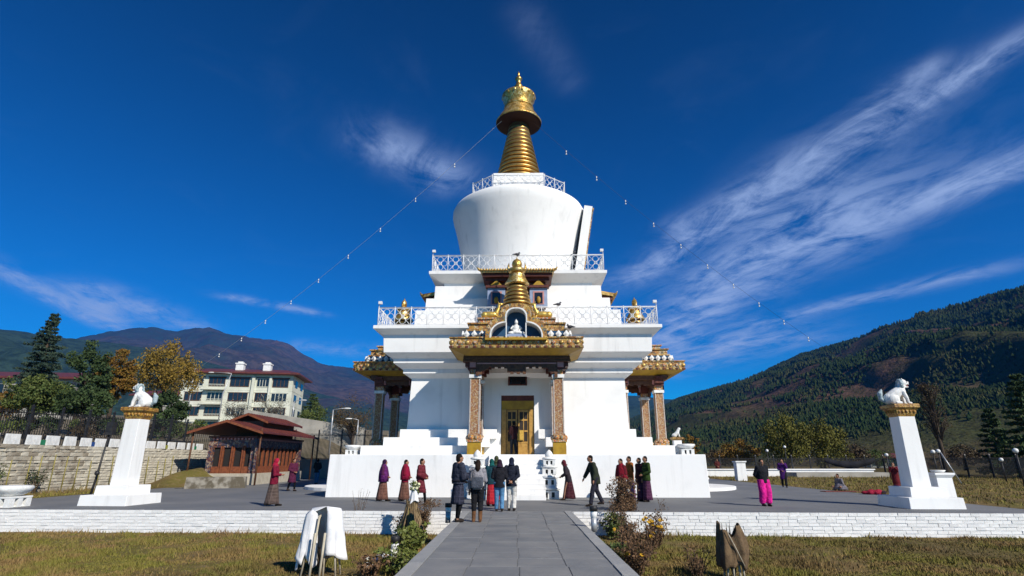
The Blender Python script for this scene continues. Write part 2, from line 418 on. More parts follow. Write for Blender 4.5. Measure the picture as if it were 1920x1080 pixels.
# white painted brick retaining walls
brick_meshes = []
for k in range(5):
    mb = MB(); j = lambda: random.uniform(-.012, .012)
    mb.box(-.5, .5, -.5, .5, -.5, .5); mb.v = [(x + j(), y * 1 + (random.uniform(-.2, .2) if y < 0 else 0), z + random.uniform(-.05, .05)) for x, y, z in mb.v]
    me = mb.mesh('brick', ['white_brick']); brick_meshes.append((me, mb))
def brick_wall(label, x0, x1, xn):
    """bricks as parts nearest to xn, the remainder as one part"""
    root = thing('retaining_wall', label, 'wall', ((x0 + x1) / 2, wy((x0 + x1) / 2), 0), YAW)
    L = (x1 - x0) / math.cos(YAW); H = .70
    MB().box(-L / 2, L / 2, -.03, .25, LZ - .2, -.006).build('mortar_bed', 'joint', root)
    cells = []
    n = 7; ch = H / n
    for r in range(n):
        x = -L / 2 - random.uniform(0, .3)
        while x < L / 2:
            w_ = random.uniform(.26, .36); cells.append((max(x, -L / 2), min(x + w_, L / 2), LZ + r * ch, LZ + (r + 1) * ch, r)); x += w_
    cells = [c for c in cells if c[1] - c[0] > .05]
    cells.sort(key=lambda c: abs((c[0] + c[1]) / 2 - xn)); rest = MB()
    for i, (a, c, z0, z1, r) in enumerate(cells):
        me, src = random.choice(brick_meshes)
        loc = ((a + c) / 2, -.024 + random.uniform(-.006, .006), (z0 + z1) / 2 + random.uniform(-.003, .003)); sc = (c - a - .009, .05, z1 - z0 - .008)
        if i < 300: link('brick', me, root, loc, rot=(0, random.uniform(-.012, .012), random.uniform(-.01, .01)), scale=sc)
        else: rest.add([(loc[0] + v[0] * sc[0], loc[1] + v[1] * sc[1], loc[2] + v[2] * sc[2]) for v in src.v], src.f)
    tag(rest.build('brickwork', 'white_brick', root), kind='stuff')
    return root
brick_wall('white painted brick retaining wall left of the slate path', -26, -1.79, 5.0)
brick_wall('white painted brick retaining wall right of the slate path', 1.79, 26, -5.0)

# grass blades over both lawns (nobody could count them)
def blades(n, xr, yr, z, hmin, hmax, skip=None, wv=.012):
    x = rng.uniform(*xr, n); y = rng.uniform(*yr, n)
    keep = np.ones(n, bool)
    if skip is not None: keep = ~skip(x, y)
    bare = np.array([mnoise.fractal((a * .45, b_ * .45, 4.), 1., 2., 3) for a, b_ in zip(x, y)]) < -.22
    keep &= ~(bare & (rng.random(n) < .8))
    x = x[keep]; y = y[keep]; n = len(x)
    dens = np.array([mnoise.noise((a * .9, b_ * .9, 0)) for a, b_ in zip(x[:], y[:])]) if n < 200000 else np.zeros(n)
    h = rng.uniform(hmin, hmax, n) * np.clip(1 + 1.5 * dens, .25, 3); a = rng.uniform(0, 2 * np.pi, n); lean = rng.uniform(.1, .9, n) * h; a2 = rng.uniform(0, 2 * np.pi, n)
    wd = wv * rng.uniform(.7, 1.5, n)
    v = np.zeros((n, 3, 3)); zf = z if not callable(z) else z(x, y)
    v[:, 0, 0] = x - wd * np.cos(a); v[:, 0, 1] = y - wd * np.sin(a); v[:, 0, 2] = zf
    v[:, 1, 0] = x + wd * np.cos(a); v[:, 1, 1] = y + wd * np.sin(a); v[:, 1, 2] = zf
    v[:, 2, 0] = x + lean * np.cos(a2); v[:, 2, 1] = y + lean * np.sin(a2); v[:, 2, 2] = zf + h
    return v.reshape(-1, 3)
def tri_mesh(name, v, mats, mi=None):
    n = len(v) // 3; me = bpy.data.meshes.new(name)
    me.vertices.add(len(v)); me.vertices.foreach_set('co', v.astype(np.float32).ravel())
    me.loops.add(len(v)); me.loops.foreach_set('vertex_index', np.arange(len(v), dtype=np.int32))
    me.polygons.add(n); me.polygons.foreach_set('loop_start', np.arange(0, 3 * n, 3, dtype=np.int32))
    for m_ in mats: me.materials.append(M[m_] if isinstance(m_, str) else m_)
    if mi is not None: me.polygons.foreach_set('material_index', mi.astype(np.int32))
    me.update(calc_edges=True); return me
skipf = lambda x, y: (np.abs(x) < 1.8) | (y > 18.9 + math.tan(YAW) * x)
gv = np.concatenate([blades(90000, (-13, 13), (10.5, 15.2), LZ, .03, .085, skipf), blades(70000, (-21, 21), (15.2, 20), LZ, .03, .09, skipf),
                     blades(6000, (-20, 20), (18.3, 20.3), LZ, .08, .2, lambda x, y: skipf(x, y) | (y < 18.55 + math.tan(YAW) * x))])
tag(link('grass', tri_mesh('grass', gv, ['grass'])), 'short dry yellow green grass on the front lawns', 'grass', kind='stuff')
gv = np.concatenate([blades(26000, (17.3, 45), (20, 60), -.01, .05, .15, None, .025), blades(9000, (-26, -21), (21, 42), .02, .06, .2, None, .02)])
tag(link('grass', tri_mesh('grass', gv, ['grass'])), 'rough dry grass on the side lawn beside the terrace', 'grass', kind='stuff')

# ------------------------------------------------------------------ left hillside
def sstep(a, b_, x): t_ = min(1, max(0, (x - a) / (b_ - a))); return t_ * t_ * (3 - 2 * t_)
def hill_z(x, y):
    s = sstep(-24.4, -26.5, x) if y < 46 else sstep(-16 - (y - 46) * .05, -30, x)
    k = 2.5 + .055 * max(0, -26 - x) + .055 * max(0, y - 40) + .6 * mnoise.noise((x * .05, y * .05, 0))
    return -.4 + s * k
mb = MB(); xs = [-24.3 - 130 * (i / 46) ** 1.5 for i in range(47)]; ys = [16 + 150 * (j / 60) ** 1.2 for j in range(61)]
xs2 = [-14 - .8 * i for i in range(13)]
allx = sorted(set(xs)); nx = len(allx)
vs = [(x, y, hill_z(x, y)) for y in ys for x in allx]
fs = [(j * nx + i, j * nx + i + 1, (j + 1) * nx + i + 1, (j + 1) * nx + i) for j in range(len(ys) - 1) for i in range(nx - 1)]
M['hill'] = pm('dry_hillside', (.20, .165, .11), (.10, .085, .045), .35, .95, .4, 6., world_space=True)
mb.add(vs, fs, 0, True); tag(mb.build('hillside', 'hill'), kind='structure')
mb = MB(); xs = [-24.3 + i for i in range(11)]; ys = [46 + 3 * j for j in range(41)]; nx = len(xs)
mb.add([(x, y, hill_z(x, y)) for y in ys for x in xs], [(j * nx + i, j * nx + i + 1, (j + 1) * nx + i + 1, (j + 1) * nx + i) for j in range(len(ys) - 1) for i in range(nx - 1)], 0, True)
tag(mb.build('bank', 'hill'), kind='structure')

# ------------------------------------------------------------------ mountains
def fbm(x, y, z, o=5):
    return mnoise.fractal((x, y, z), 1.0, 2.1, o)
def ridge_fn(pts):
    arr = []
    for (x, y) in pts:
        u, fy, z = ray(x, y); arr.append((math.atan2(u, fy), z / math.hypot(u, fy)))
    arr.sort(); th = [a[0] for a in arr]; te = [a[1] for a in arr]
    return lambda a: float(np.interp(a, th, te))
def mountain(name, pts, th0, th1, rr, rf, zf, rows, cols, mat, rough=.06, crest=.012, curve=1.15, seed=0., keep=None):
    e = ridge_fn(pts); mb = MB(); vs = []
    for i in range(rows + 6):
        t_ = i / rows
        for j in range(cols + 1):
            a = th0 + (th1 - th0) * j / cols; r1 = rr(a) if callable(rr) else rr
            zr = 1.6 + r1 * e(a)
            r_ = rf + (r1 - rf) * t_
            X, Y = r_ * math.sin(a), r_ * math.cos(a); q = 1 / (r1 * .16)
            n_ = fbm(X * q + seed, Y * q, .3) ; rid = 1 - abs(fbm(X * q * .8 + 9 + seed, Y * q * .8, 1.7, 4)) * 1.6
            amp = rough * zr * min(1, t_ * 3)
            k = math.sin(math.pi * min(t_, 1)) ** .7 if t_ < 1 else 0
            if t_ <= 1: z = zf + (zr - zf) * t_ ** curve + amp * k * (n_ * .8 + rid * 1.2 - .6)
            else: z = zr - (t_ - 1) * (r1 - rf) * .35
            z += crest * zr * fbm(X * q * 7 + seed, Y * q * 7, 5.1, 4) * (1 if t_ >= .8 else t_ / .8)
            vs.append((X, Y, z))
    n = cols + 1
    fs = [(i * n + j, (i + 1) * n + j, (i + 1) * n + j + 1, i * n + j + 1)[::-1] for i in range(rows + 5) for j in range(cols)]
    mb.add(vs, fs, 0, True)
    o = tag(mb.build(name, mat), kind='structure')
    if keep is not None: keep.append((np.array(vs).reshape(rows + 6, n, 3), rows))
    return o
def mountain_mat(name, green, brown, sc, lo, hi, dark, fine):
    m, t, b, oc = new_mat(name); p = wpos(t)
    n1 = t.noise(p, sc, 6, .62, dist=.3); n2 = t.noise(p, fine, 3, .7)
    z = t.sep(p)[2]
    c = t.mix(t.mapr(n1, lo, hi), green, brown)
    c = t.mix(t.mapr(n2, .42, .62, 0, .75), c, dark)
    t.put(b.inputs['Base Color'], c); b.inputs['Roughness'].default_value = 1.; b.inputs['Specular IOR Level'].default_value = 0.
    bump(t, b, t.noise(p, fine, 4, .7), 1.0, .35 / fine)
    return m
M['mt_far'] = mountain_mat('bare_mountain', (.024, .044, .046), (.085, .062, .056), .0009, .42, .62, (.03, .030, .034), .02)
M['mt_mid'] = mountain_mat('wooded_ridge', (.034, .062, .040), (.080, .062, .045), .0016, .55, .75, (.014, .026, .015), .03)
M['mt_right'] = mountain_mat('wooded_slope', (.060, .066, .028), (.130, .078, .055), .0042, .42, .58, (.045, .044, .022), .09)
mountain('mountain', [(-700, 700), (-300, 680), (0, 660), (150, 634), (205, 622), (240, 618), (290, 613), (330, 620), (395, 616), (420, 625), (480, 634), (520, 638), (545, 648), (575, 668), (605, 684), (640, 688), (690, 694), (760, 735), (900, 790), (1000, 800)],
         R(-62), R(8), 5200, 1500, -40, 90, 260, 'mt_far', .10, .022, 1.1, 3.)
mountain('mountain', [(-900, 560), (-400, 590), (-150, 600), (0, 617), (60, 626), (150, 637), (230, 645), (330, 664), (430, 690), (540, 722), (640, 748), (760, 775), (900, 800)],
         R(-70), R(2), 3000, 700, -30, 80, 240, 'mt_mid', .10, .012, 1.1, 11.)
mountain('mountain', [(700, 800), (1000, 775), (1130, 742), (1200, 742), (1240, 748), (1300, 752), (1380, 770), (1500, 800)],
         R(-8), R(32), 3800, 1500, -30, 40, 120, 'mt_mid', .10, .012, 1.1, 21.)
KEEP = []
mountain('mountain', [(1000, 835), (1150, 800), (1240, 765), (1270, 751), (1300, 742), (1340, 731), (1400, 713), (1450, 693), (1500, 670), (1560, 652), (1600, 641), (1660, 617), (1720, 594), (1780, 581), (1850, 562), (1920, 545), (2100, 520), (2400, 500), (3000, 520)],
         R(2), R(72), lambda a: float(np.interp(a, [R(10), R(20), R(45), R(72)], [2100, 1750, 1150, 950])), 230, -12, 110, 280, 'mt_right', .085, .010, 1.12, 31., KEEP)
# pines on the right-hand slope: one far-off wood
M['pine_far'] = mountain_mat('pine_wood', (.034, .055, .020), (.070, .072, .026), .010, .45, .62, (.020, .036, .015), .22)
G, rows = KEEP[0]
nT = 120000
ti = rng.random(nT) ** .85 * rows * 1.02; tj = rng.random(nT) * (G.shape[1] - 1.01)
i0 = ti.astype(int); j0 = tj.astype(int); fi = (ti - i0)[:, None]; fj = (tj - j0)[:, None]
P = (G[i0, j0] * (1 - fi) * (1 - fj) + G[i0 + 1, j0] * fi * (1 - fj) + G[i0, j0 + 1] * (1 - fi) * fj + G[i0 + 1, j0 + 1] * fi * fj)
dn = np.array([mnoise.fractal((q[0] * .0042, q[1] * .0042, q[2] * .0042), 1., 2., 4) + .5 * mnoise.noise((q[0] * .02, q[1] * .02, 3)) for q in P])
P = P[(dn + rng.uniform(-.30, .30, nT)) < .04]; n = len(P)
hh = rng.uniform(3.5, 9.0, n) * np.clip(np.hypot(P[:, 0], P[:, 1]) / 900, .38, 1.15); rr_ = hh * rng.uniform(.24, .40, n); tris = []
K = 4; a0 = rng.uniform(0, 6.28, n)
apex = P + np.stack([rng.normal(0, .3, n), rng.normal(0, .3, n), hh], 1)
zr = hh * rng.uniform(.22, .48, n)
for k in range(K):
    A = a0 + 2 * np.pi * k / K; B = a0 + 2 * np.pi * (k + 1) / K
    pa = P + np.stack([rr_ * np.cos(A), rr_ * np.sin(A), zr], 1); pb = P + np.stack([rr_ * np.cos(B), rr_ * np.sin(B), zr], 1)
    tris.append(np.stack([pa, pb, apex], 1)); tris.append(np.stack([pb, pa, P + np.array([0, 0, -.6])], 1))
tag(link('forest', tri_mesh('forest', np.concatenate(tris).reshape(-1, 3), ['pine_far'])), 'dark pine wood covering the mountainside on the right', 'forest', kind='stuff')
# ------------------------------------------------------------------ the chorten (local -Y faces the viewer)
CYAW = R(-1.0)
CH = thing('chorten', 'huge white stepped chorten with golden ringed spire and porches', 'stupa', (.14, 34.4, 0), CYAW)
def part(mb, name, mats, parent=CH, bevel=0., loc=None): return mb.build(name, mats, parent, loc, bevel)
ZB = 1.83
part(MB().box(-8.6, 8.6, -8.6, 8.6, -.3, ZB, top=(.03, .03)), 'base_wall', 'white', bevel=.03)
# half round landings and side stairs
for s in (-1, 1):
    poly = [(s * 8.62 + s * 4.0 * math.cos(a), 4.0 * math.sin(a)) for a in [(-90 + 10 * k) * math.pi / 180 for k in range(19)]]
    if s < 0: poly = [(x, y) for x, y in poly][::-1]
    part(MB().prism(poly, -.1, .16), 'landing', 'white', bevel=.02)
    mb = MB()
    for k in range(6): mb.box(min(s * (8.605 + .002 * k), s * (10.1 - .25 * k)), max(s * (8.605 + .002 * k), s * (10.1 - .25 * k)), -2.2, 2.2, .16 + .2 * k - (.001 if k else .0), .16 + .2 * (k + 1))
    part(mb, 'side_stair', 'white')
# front stair, one tread at a time
for k in range(9):
    part(MB().box(-1.25 , 1.25, -10.4 + .2 * k, -8.604, .2 * k + (.002 if k else -.1), .2 * (k + 1)), 'stair_tread', 'white', bevel=.015)
# three steps, cut open at the doorway on the front
for (hw, z0, z1, gap) in ((7.5, ZB, 2.25, 1.75), (6.65, 2.25, 2.66, 1.40), (6.0, 2.66, 3.08, 1.05)):
    mb = MB()
    for s in (-1, 1):
        a, c = (gap, hw) if s > 0 else (-hw, -gap)
        mb.box(a, c, -hw, -5.22, z0 - .05, z1)
    mb.box(-hw, hw, -5.22, hw, z0 - .05, z1)
    part(mb, 'step', 'white', bevel=.02)
# shaft with door recess
mb = MB(); DW = .86; DZ = 4.82
def wq(z): return 5.74 - .12 * (z - 3.0) / 2.7
mb.sq([(5.2, ZB - .1), (5.2, 5.6)], cap=True)
for s in (-1, 1):
    x0, x1 = (DW, 5.74) if s > 0 else (-5.74, -DW)
    vs = [(x0, -5.74, ZB), (x1, -5.74, ZB), (x1, -5.1, ZB), (x0, -5.1, ZB), (x0, -5.62, 5.76), (x1 - s * .12 if s > 0 else x1, -5.62, 5.76), (x1, -5.1, 5.76), (x0 if s > 0 else x0 + .12, -5.1, 5.76)]
    if s < 0: vs[4] = (x0 + .12, -5.62, 5.76)
    mb.add(vs, [(3, 2, 1, 0), (4, 5, 6, 7), (0, 1, 5, 4), (1, 2, 6, 5), (2, 3, 7, 6), (3, 0, 4, 7)])
    # side wall
    xa, xb = (5.1, 5.74) if s > 0 else (-5.74, -5.1)
    mb.add([(xa, -5.1, ZB), (xb, -5.1, ZB), (xb, 5.74, ZB), (xa, 5.74, ZB), (xa if s > 0 else xa + .12, -5.1, 5.76), (xb - .12 if s > 0 else xb, -5.1, 5.76), (xb - .12 if s > 0 else xb, 5.62, 5.76), (xa if s > 0 else xa + .12, 5.62, 5.76)],
           [(3, 2, 1, 0), (4, 5, 6, 7), (0, 1, 5, 4), (1, 2, 6, 5), (2, 3, 7, 6), (3, 0, 4, 7)])
yl = -5.74 + .12 * (DZ - ZB) / (5.76 - ZB)
mb.add([(-DW, yl, DZ), (DW, yl, DZ), (DW, -5.1, DZ), (-DW, -5.1, DZ), (-DW, -5.62, 5.76), (DW, -5.62, 5.76), (DW, -5.1, 5.76), (-DW, -5.1, 5.76)],
       [(3, 2, 1, 0), (4, 5, 6, 7), (0, 1, 5, 4), (1, 2, 6, 5), (2, 3, 7, 6), (3, 0, 4, 7)])
mb.box(-5.7, 5.7, 5.1, 5.7, ZB, 5.7)
part(mb, 'shaft_wall', 'white')
part(MB().sq([(5.60, 5.70), (6.02, 5.93), (6.02, 6.15)]), 'cornice_band', 'white', bevel=.012)
part(MB().sq([(6.0, 6.14), (6.46, 6.40), (6.46, 6.63)]), 'cornice_band', 'white', bevel=.012)
part(MB().sq([(6.44, 6.62), (6.90, 6.88), (6.95, 7.76)]), 'cornice_block', 'white', bevel=.015)
part(MB().sq([(6.93, 7.75), (7.0, 7.80), (7.40, 8.03), (7.40, 8.20)]), 'lower_gallery', 'white', bevel=.015)
part(MB().sq([(5.67, 8.15), (5.64, 9.46)]), 'terrace_tier', 'white', bevel=.02)
part(MB().sq([(5.20, 9.4), (5.17, 10.28)]), 'terrace_tier', 'white', bevel=.02)
part(MB().sq([(4.79, 10.2), (4.76, 11.14)]), 'terrace_tier', 'white', bevel=.02)
part(MB().sq([(4.32, 11.1), (4.32, 11.42), (4.62, 11.52), (5.10, 11.77), (5.11, 11.95)]), 'upper_gallery', 'white', bevel=.015)

# railings: posts, rails and lattice panels
def lattice_mesh(wd, h, name='lattice_panel'):
    mb = MB(); r = .014; H0, H1 = .07, h - .05
    cz = (H0 + H1) / 2; hw = wd / 2 - .05; hh = (H1 - H0) / 2
    for s in (-1, 1):
        mb.tube([(-hw, 0, cz - s * hh), (hw, 0, cz + s * hh)], r, 4, smooth=False)
    for (x, z, ra) in ((0, cz + hh * .55, hw * .42), (0, cz - hh * .55, hw * .42), (hw * .58, cz, hh * .38), (-hw * .58, cz, hh * .38), (0, cz, hw * .2)):
        pts = [(x + ra * math.cos(2 * math.pi * k / 10), 0, z + ra * math.sin(2 * math.pi * k / 10)) for k in range(11)]
        mb.tube(pts, r * .9, 4, smooth=False)
    for z in (H0, H1): mb.tube([(-hw - .04, 0, z), (hw + .04, 0, z)], r, 4, smooth=False)
    return mb.mesh(name, ['rail'])
post_me = MB().tube([(0, 0, 0), (0, 0, 1.02)], .026, 6).ball((0, 0, 1.04), .04, seg=6, rings=4).mesh('post', ['rail'])
def square_railing(hw, z, h, n):
    mb = MB()
    for k in range(4):
        mb.tube([rz(k * math.pi / 2) @ Vector((-hw, -hw, h)), rz(k * math.pi / 2) @ Vector((hw, -hw, h))], .024, 6)
    root = part(mb, 'railing', 'rail', loc=(0, 0, z))
    wd = 2 * hw / n; lm = lattice_mesh(wd, h)
    for k in range(4):
        Rm = rz(k * math.pi / 2)
        for i in range(n):
            link('post', post_me, root, Rm @ Vector((-hw + wd * i, -hw, 0)), scale=(1, 1, h / 1.02))
            if k != 2: link('lattice_panel', lm, root, Rm @ Vector((-hw + wd * (i + .5), -hw, 0)), rot=(0, 0, k * math.pi / 2))
    # floodlights bent over the corners
    for s in (-1, 1):
        fl = MB().tube([(0, 0, h), (0, 0, h + .18), (-s * .12, -.02, h + .26)], .02, 5); fl.box(-.16 if s > 0 else -.02, .02 if s > 0 else .16, -.12, .02, h + .18, h + .32)
        link('floodlight', fl.mesh('floodlight', ['rail']), root, (s * hw, -hw, 0))
square_railing(7.22, 8.2, .98, 17)
square_railing(4.95, 11.95, 1.0, 11)

# dome
prof = [(3.45, 11.9), (3.55, 12.6), (3.72, 13.6), (3.92, 14.7), (4.12, 15.7), (4.32, 16.5), (4.46, 17.0), (4.54, 17.35), (4.53, 17.62), (4.42, 17.84), (4.18, 18.02), (3.8, 18.15), (3.2, 18.30), (2.4, 18.45), (1.0, 18.55)]
dome = part(MB().lathe(prof, 96), 'dome', 'white')
# rail round the top of the dome, laid out in straight lengths
oct_ = [(-1.75, -2.1), (1.75, -2.1), (3.15, -.95), (3.15, .95), (1.75, 2.1), (-1.75, 2.1), (-3.15, .95), (-3.15, -.95)]
part(MB().prism([(x * 1.03, y * 1.03) for x, y in oct_], 18.2, 18.80), 'dome_cap', 'white', bevel=.03)
mb = MB(); cl = oct_ + oct_[:1]
for hz in (.12, .98):
    for p, q in zip(cl, cl[1:]): mb.tube([(*p, hz), (*q, hz)], .022, 5)
rt = part(mb, 'railing', 'rail', loc=(0, 0, 18.80))
for (x0, y0), (x1, y1) in zip(cl, cl[1:]):
    L_ = math.hypot(x1 - x0, y1 - y0); n_ = max(2, round(L_ / .85)); lm = lattice_mesh(L_ / n_, 1.0); a_ = math.atan2(y1 - y0, x1 - x0)
    for k in range(n_):
        link('post', post_me, rt, (x0 + (x1 - x0) * k / n_, y0 + (y1 - y0) * k / n_, 0)); f_ = (k + .5) / n_
        link('lattice_panel', lm, rt, (x0 + (x1 - x0) * f_, y0 + (y1 - y0) * f_, 0), rot=(0, 0, a_))
# niche on the right flank of the dome (and its twin on the left, hidden from here by the curve)
for s, on in ((1, True),):
    mb = MB(); mx = tr(s * 3.72, -.4, 12.0) @ Matrix.Rotation(s * R(9.5), 4, 'Y')
    mb.box(-.30, .24, -1.6, -1.3, 0, 5.6, 0, mx); mb.box(-.30, .24, 1.3, 1.6, 0, 5.6, 0, mx); mb.box(-.30, .24, -1.3, 1.3, 5.25, 5.6, 0, mx)
    mb.box(-.30, -.05, -1.3, 1.3, 0.02, 5.25, 1, mx); mb.box(-.05, .12, -1.25, 1.25, 4.7, 5.2, 2, mx); mb.box(-.05, .12, -1.25, -1.05, .1, 4.7, 2, mx)
    for k in range(9): mb.box(.25, .34, -1.62 + .36 * k, -1.42 + .36 * k, 5.3, 5.5, 2, mx)
    mb.box(.242, .32, -1.58, -1.32, .3, 5.25, 2, mx)
    part(mb, 'dome_niche', ['white', 'blue', 'ornate'])
# square block and spire of thirteen rings
hk = part(MB().sq([(1.72, 18.5), (1.70, 20.18)]), 'harmika', 'white', bevel=.02)
sp_root = part(MB().lathe([(1.48, 20.1), (1.42, 20.4), (.72, 24.9), (.5, 25.4)], 40), 'spire', 'gold_dark')
nR = 13
for k in range(nR):
    t_ = k / (nR - 1); r1 = 1.66 - .88 * t_; z = 20.15 + (24.75 - 20.15) * (k / nR); h = (24.75 - 20.15) / nR
    b_ = .03 + h * .78
    pr = [(r1 * .86, z + .02), (r1 * .985, z + .04), (r1 * 1.01, z + h * .30), (r1 * 1.0, z + h * .52), (r1 * .96, z + h * .70), (r1 * .84, z + h * .74)]
    part(MB().lathe(pr, 48), 'spire_ring', 'gold', sp_root)
par = MB().lathe([(.70, 24.95), (1.10, 25.02), (1.50, 25.10), (1.66, 25.14)], 48, mat=1)
par.lathe([(1.66, 25.14), (1.68, 25.26), (1.62, 25.32), (1.40, 25.72), (1.22, 26.0), (1.10, 26.28), (1.04, 26.42)], 48, mat=0)
part(par, 'parasol', ['gold_relief', 'underside'], sp_root)
cr = MB().lathe([(1.04, 26.4), (1.10, 26.50), (1.00, 26.60), (1.02, 26.80), (1.12, 27.05), (1.20, 27.30), (1.27, 27.5), (1.24, 27.56), (1.0, 27.62), (.6, 27.75)], 40)
for k in range(14):
    a = 2 * math.pi * k / 14; cr.ball((1.17 * math.cos(a), 1.17 * math.sin(a), 27.42), (.12, .12, .17), seg=6, rings=5)
part(cr, 'crown', 'gold_relief', sp_root)
fn = MB().lathe([(.55, 27.65), (.62, 27.8), (.50, 27.95), (.36, 28.1), (.30, 28.35), (.34, 28.45), (.22, 28.6), (.16, 28.95), (.24, 29.05), (.27, 29.18), (.16, 29.32), (.07, 29.45), (.10, 29.55), (.09, 29.65), (.02, 29.85)], 20)
for k in range(8):
    a = 2 * math.pi * k / 8; fn.ball((.52 * math.cos(a), .52 * math.sin(a), 27.95), (.12, .12, .26), seg=6, rings=5)
part(fn, 'finial', 'gold', sp_root)

# ---- porches on three sides
def trefoil(scale, grow=0.):
    """outline of the three lobed niche"""
    pts = []
    wC, hC, wS, hS = .46 + grow, 1.40 + grow, 1.18 + grow, .72 + grow
    pts.append((wS, 0))
    for k in range(9):
        a = R(0 + 90 * k / 8); pts.append((wC + (wS - wC) * math.cos(a), .12 + (hS - .12) * math.sin(a)))
    pts.append((wC, hS))
    for k in range(9):
        a = R(5 + 85 * k / 8); pts.append((wC * math.cos(a) ** .8, hC - .42 + .42 * math.sin(a)))
    full = pts + [(-x, y) for x, y in reversed(pts[:-1])]
    return [(x * scale, y * scale) for x, y in full]
petal = MB().add([(0, -.03, -.20), (.15, -.03, 0), (0, -.03, .2), (-.15, -.03, 0), (0, .05, -.2), (.15, .05, 0), (0, .05, .2), (-.15, .05, 0), (0, -.08, 0)],
                 [(0, 1, 8), (1, 2, 8), (2, 3, 8), (3, 0, 8), (0, 4, 5, 1), (1, 5, 6, 2), (2, 6, 7, 3), (3, 7, 4, 0), (7, 6, 5, 4)]).mesh('petal', ['statue_white'])
def column_mesh():
    mb = MB()
    mb.box(-.30, .30, -.30, .30, 0, .55, 1); mb.box(-.34, .34, -.34, .34, .55, .66, 2)
    for k in range(8):
        a = math.pi * k / 4 + .4; mb.ball((.30 * math.cos(a), .30 * math.sin(a), .74), (.13, .13, .13), 2, 6, 5)
    mb.box(-.27, .27, -.27, .27, .64, .92, 3)
    mb.box(-.225, .225, -.225, .225, .92, 3.55, 0, top=(.015, .015))
    for sx in (-1, 1):                                    # pale corner fillets standing proud
        for sy in (-1, 1): mb.box(sx * .215 - .026, sx * .215 + .026, sy * .215 - .026, sy * .215 + .026, .922, 3.5, 7)
    mb.box(-.29, .29, -.29, .29, 3.5, 3.66, 4); mb.box(-.23, .23, -.23, .23, 3.66, 3.9, 2)
    mb.box(-.36, .36, -.26, .26, 3.9, 4.05, 5); mb.box(-.27, .27, -.33, .33, 4.0, 4.34, 6)
    mb.box(-.50, .50, -.24, .24, 4.05, 4.28, 5); mb.box(-.62, .62, -.20, .20, 4.28, 4.42, 5); mb.box(-.2, .2, -.35, .35, 4.34, 4.42, 4)
    return mb.mesh('column', ['ornate_red', 'yellow', 'ornate_cap', 'ornate_red', 'statue_white', 'redwood', 'pink', M.setdefault('fillet', pm('pale_fillet', (.52, .46, .42), (.36, .30, .26), 9., .7))])
col_me = column_mesh()
def spire_small(parent, y, z):
    root = part(MB().lathe([(.92, z - .3), (.86, z), (.45, z + 1.75), (.4, z + 1.95)], 32, c=(0, y, 0)), 'small_spire', 'gold_dark', parent)
    return root
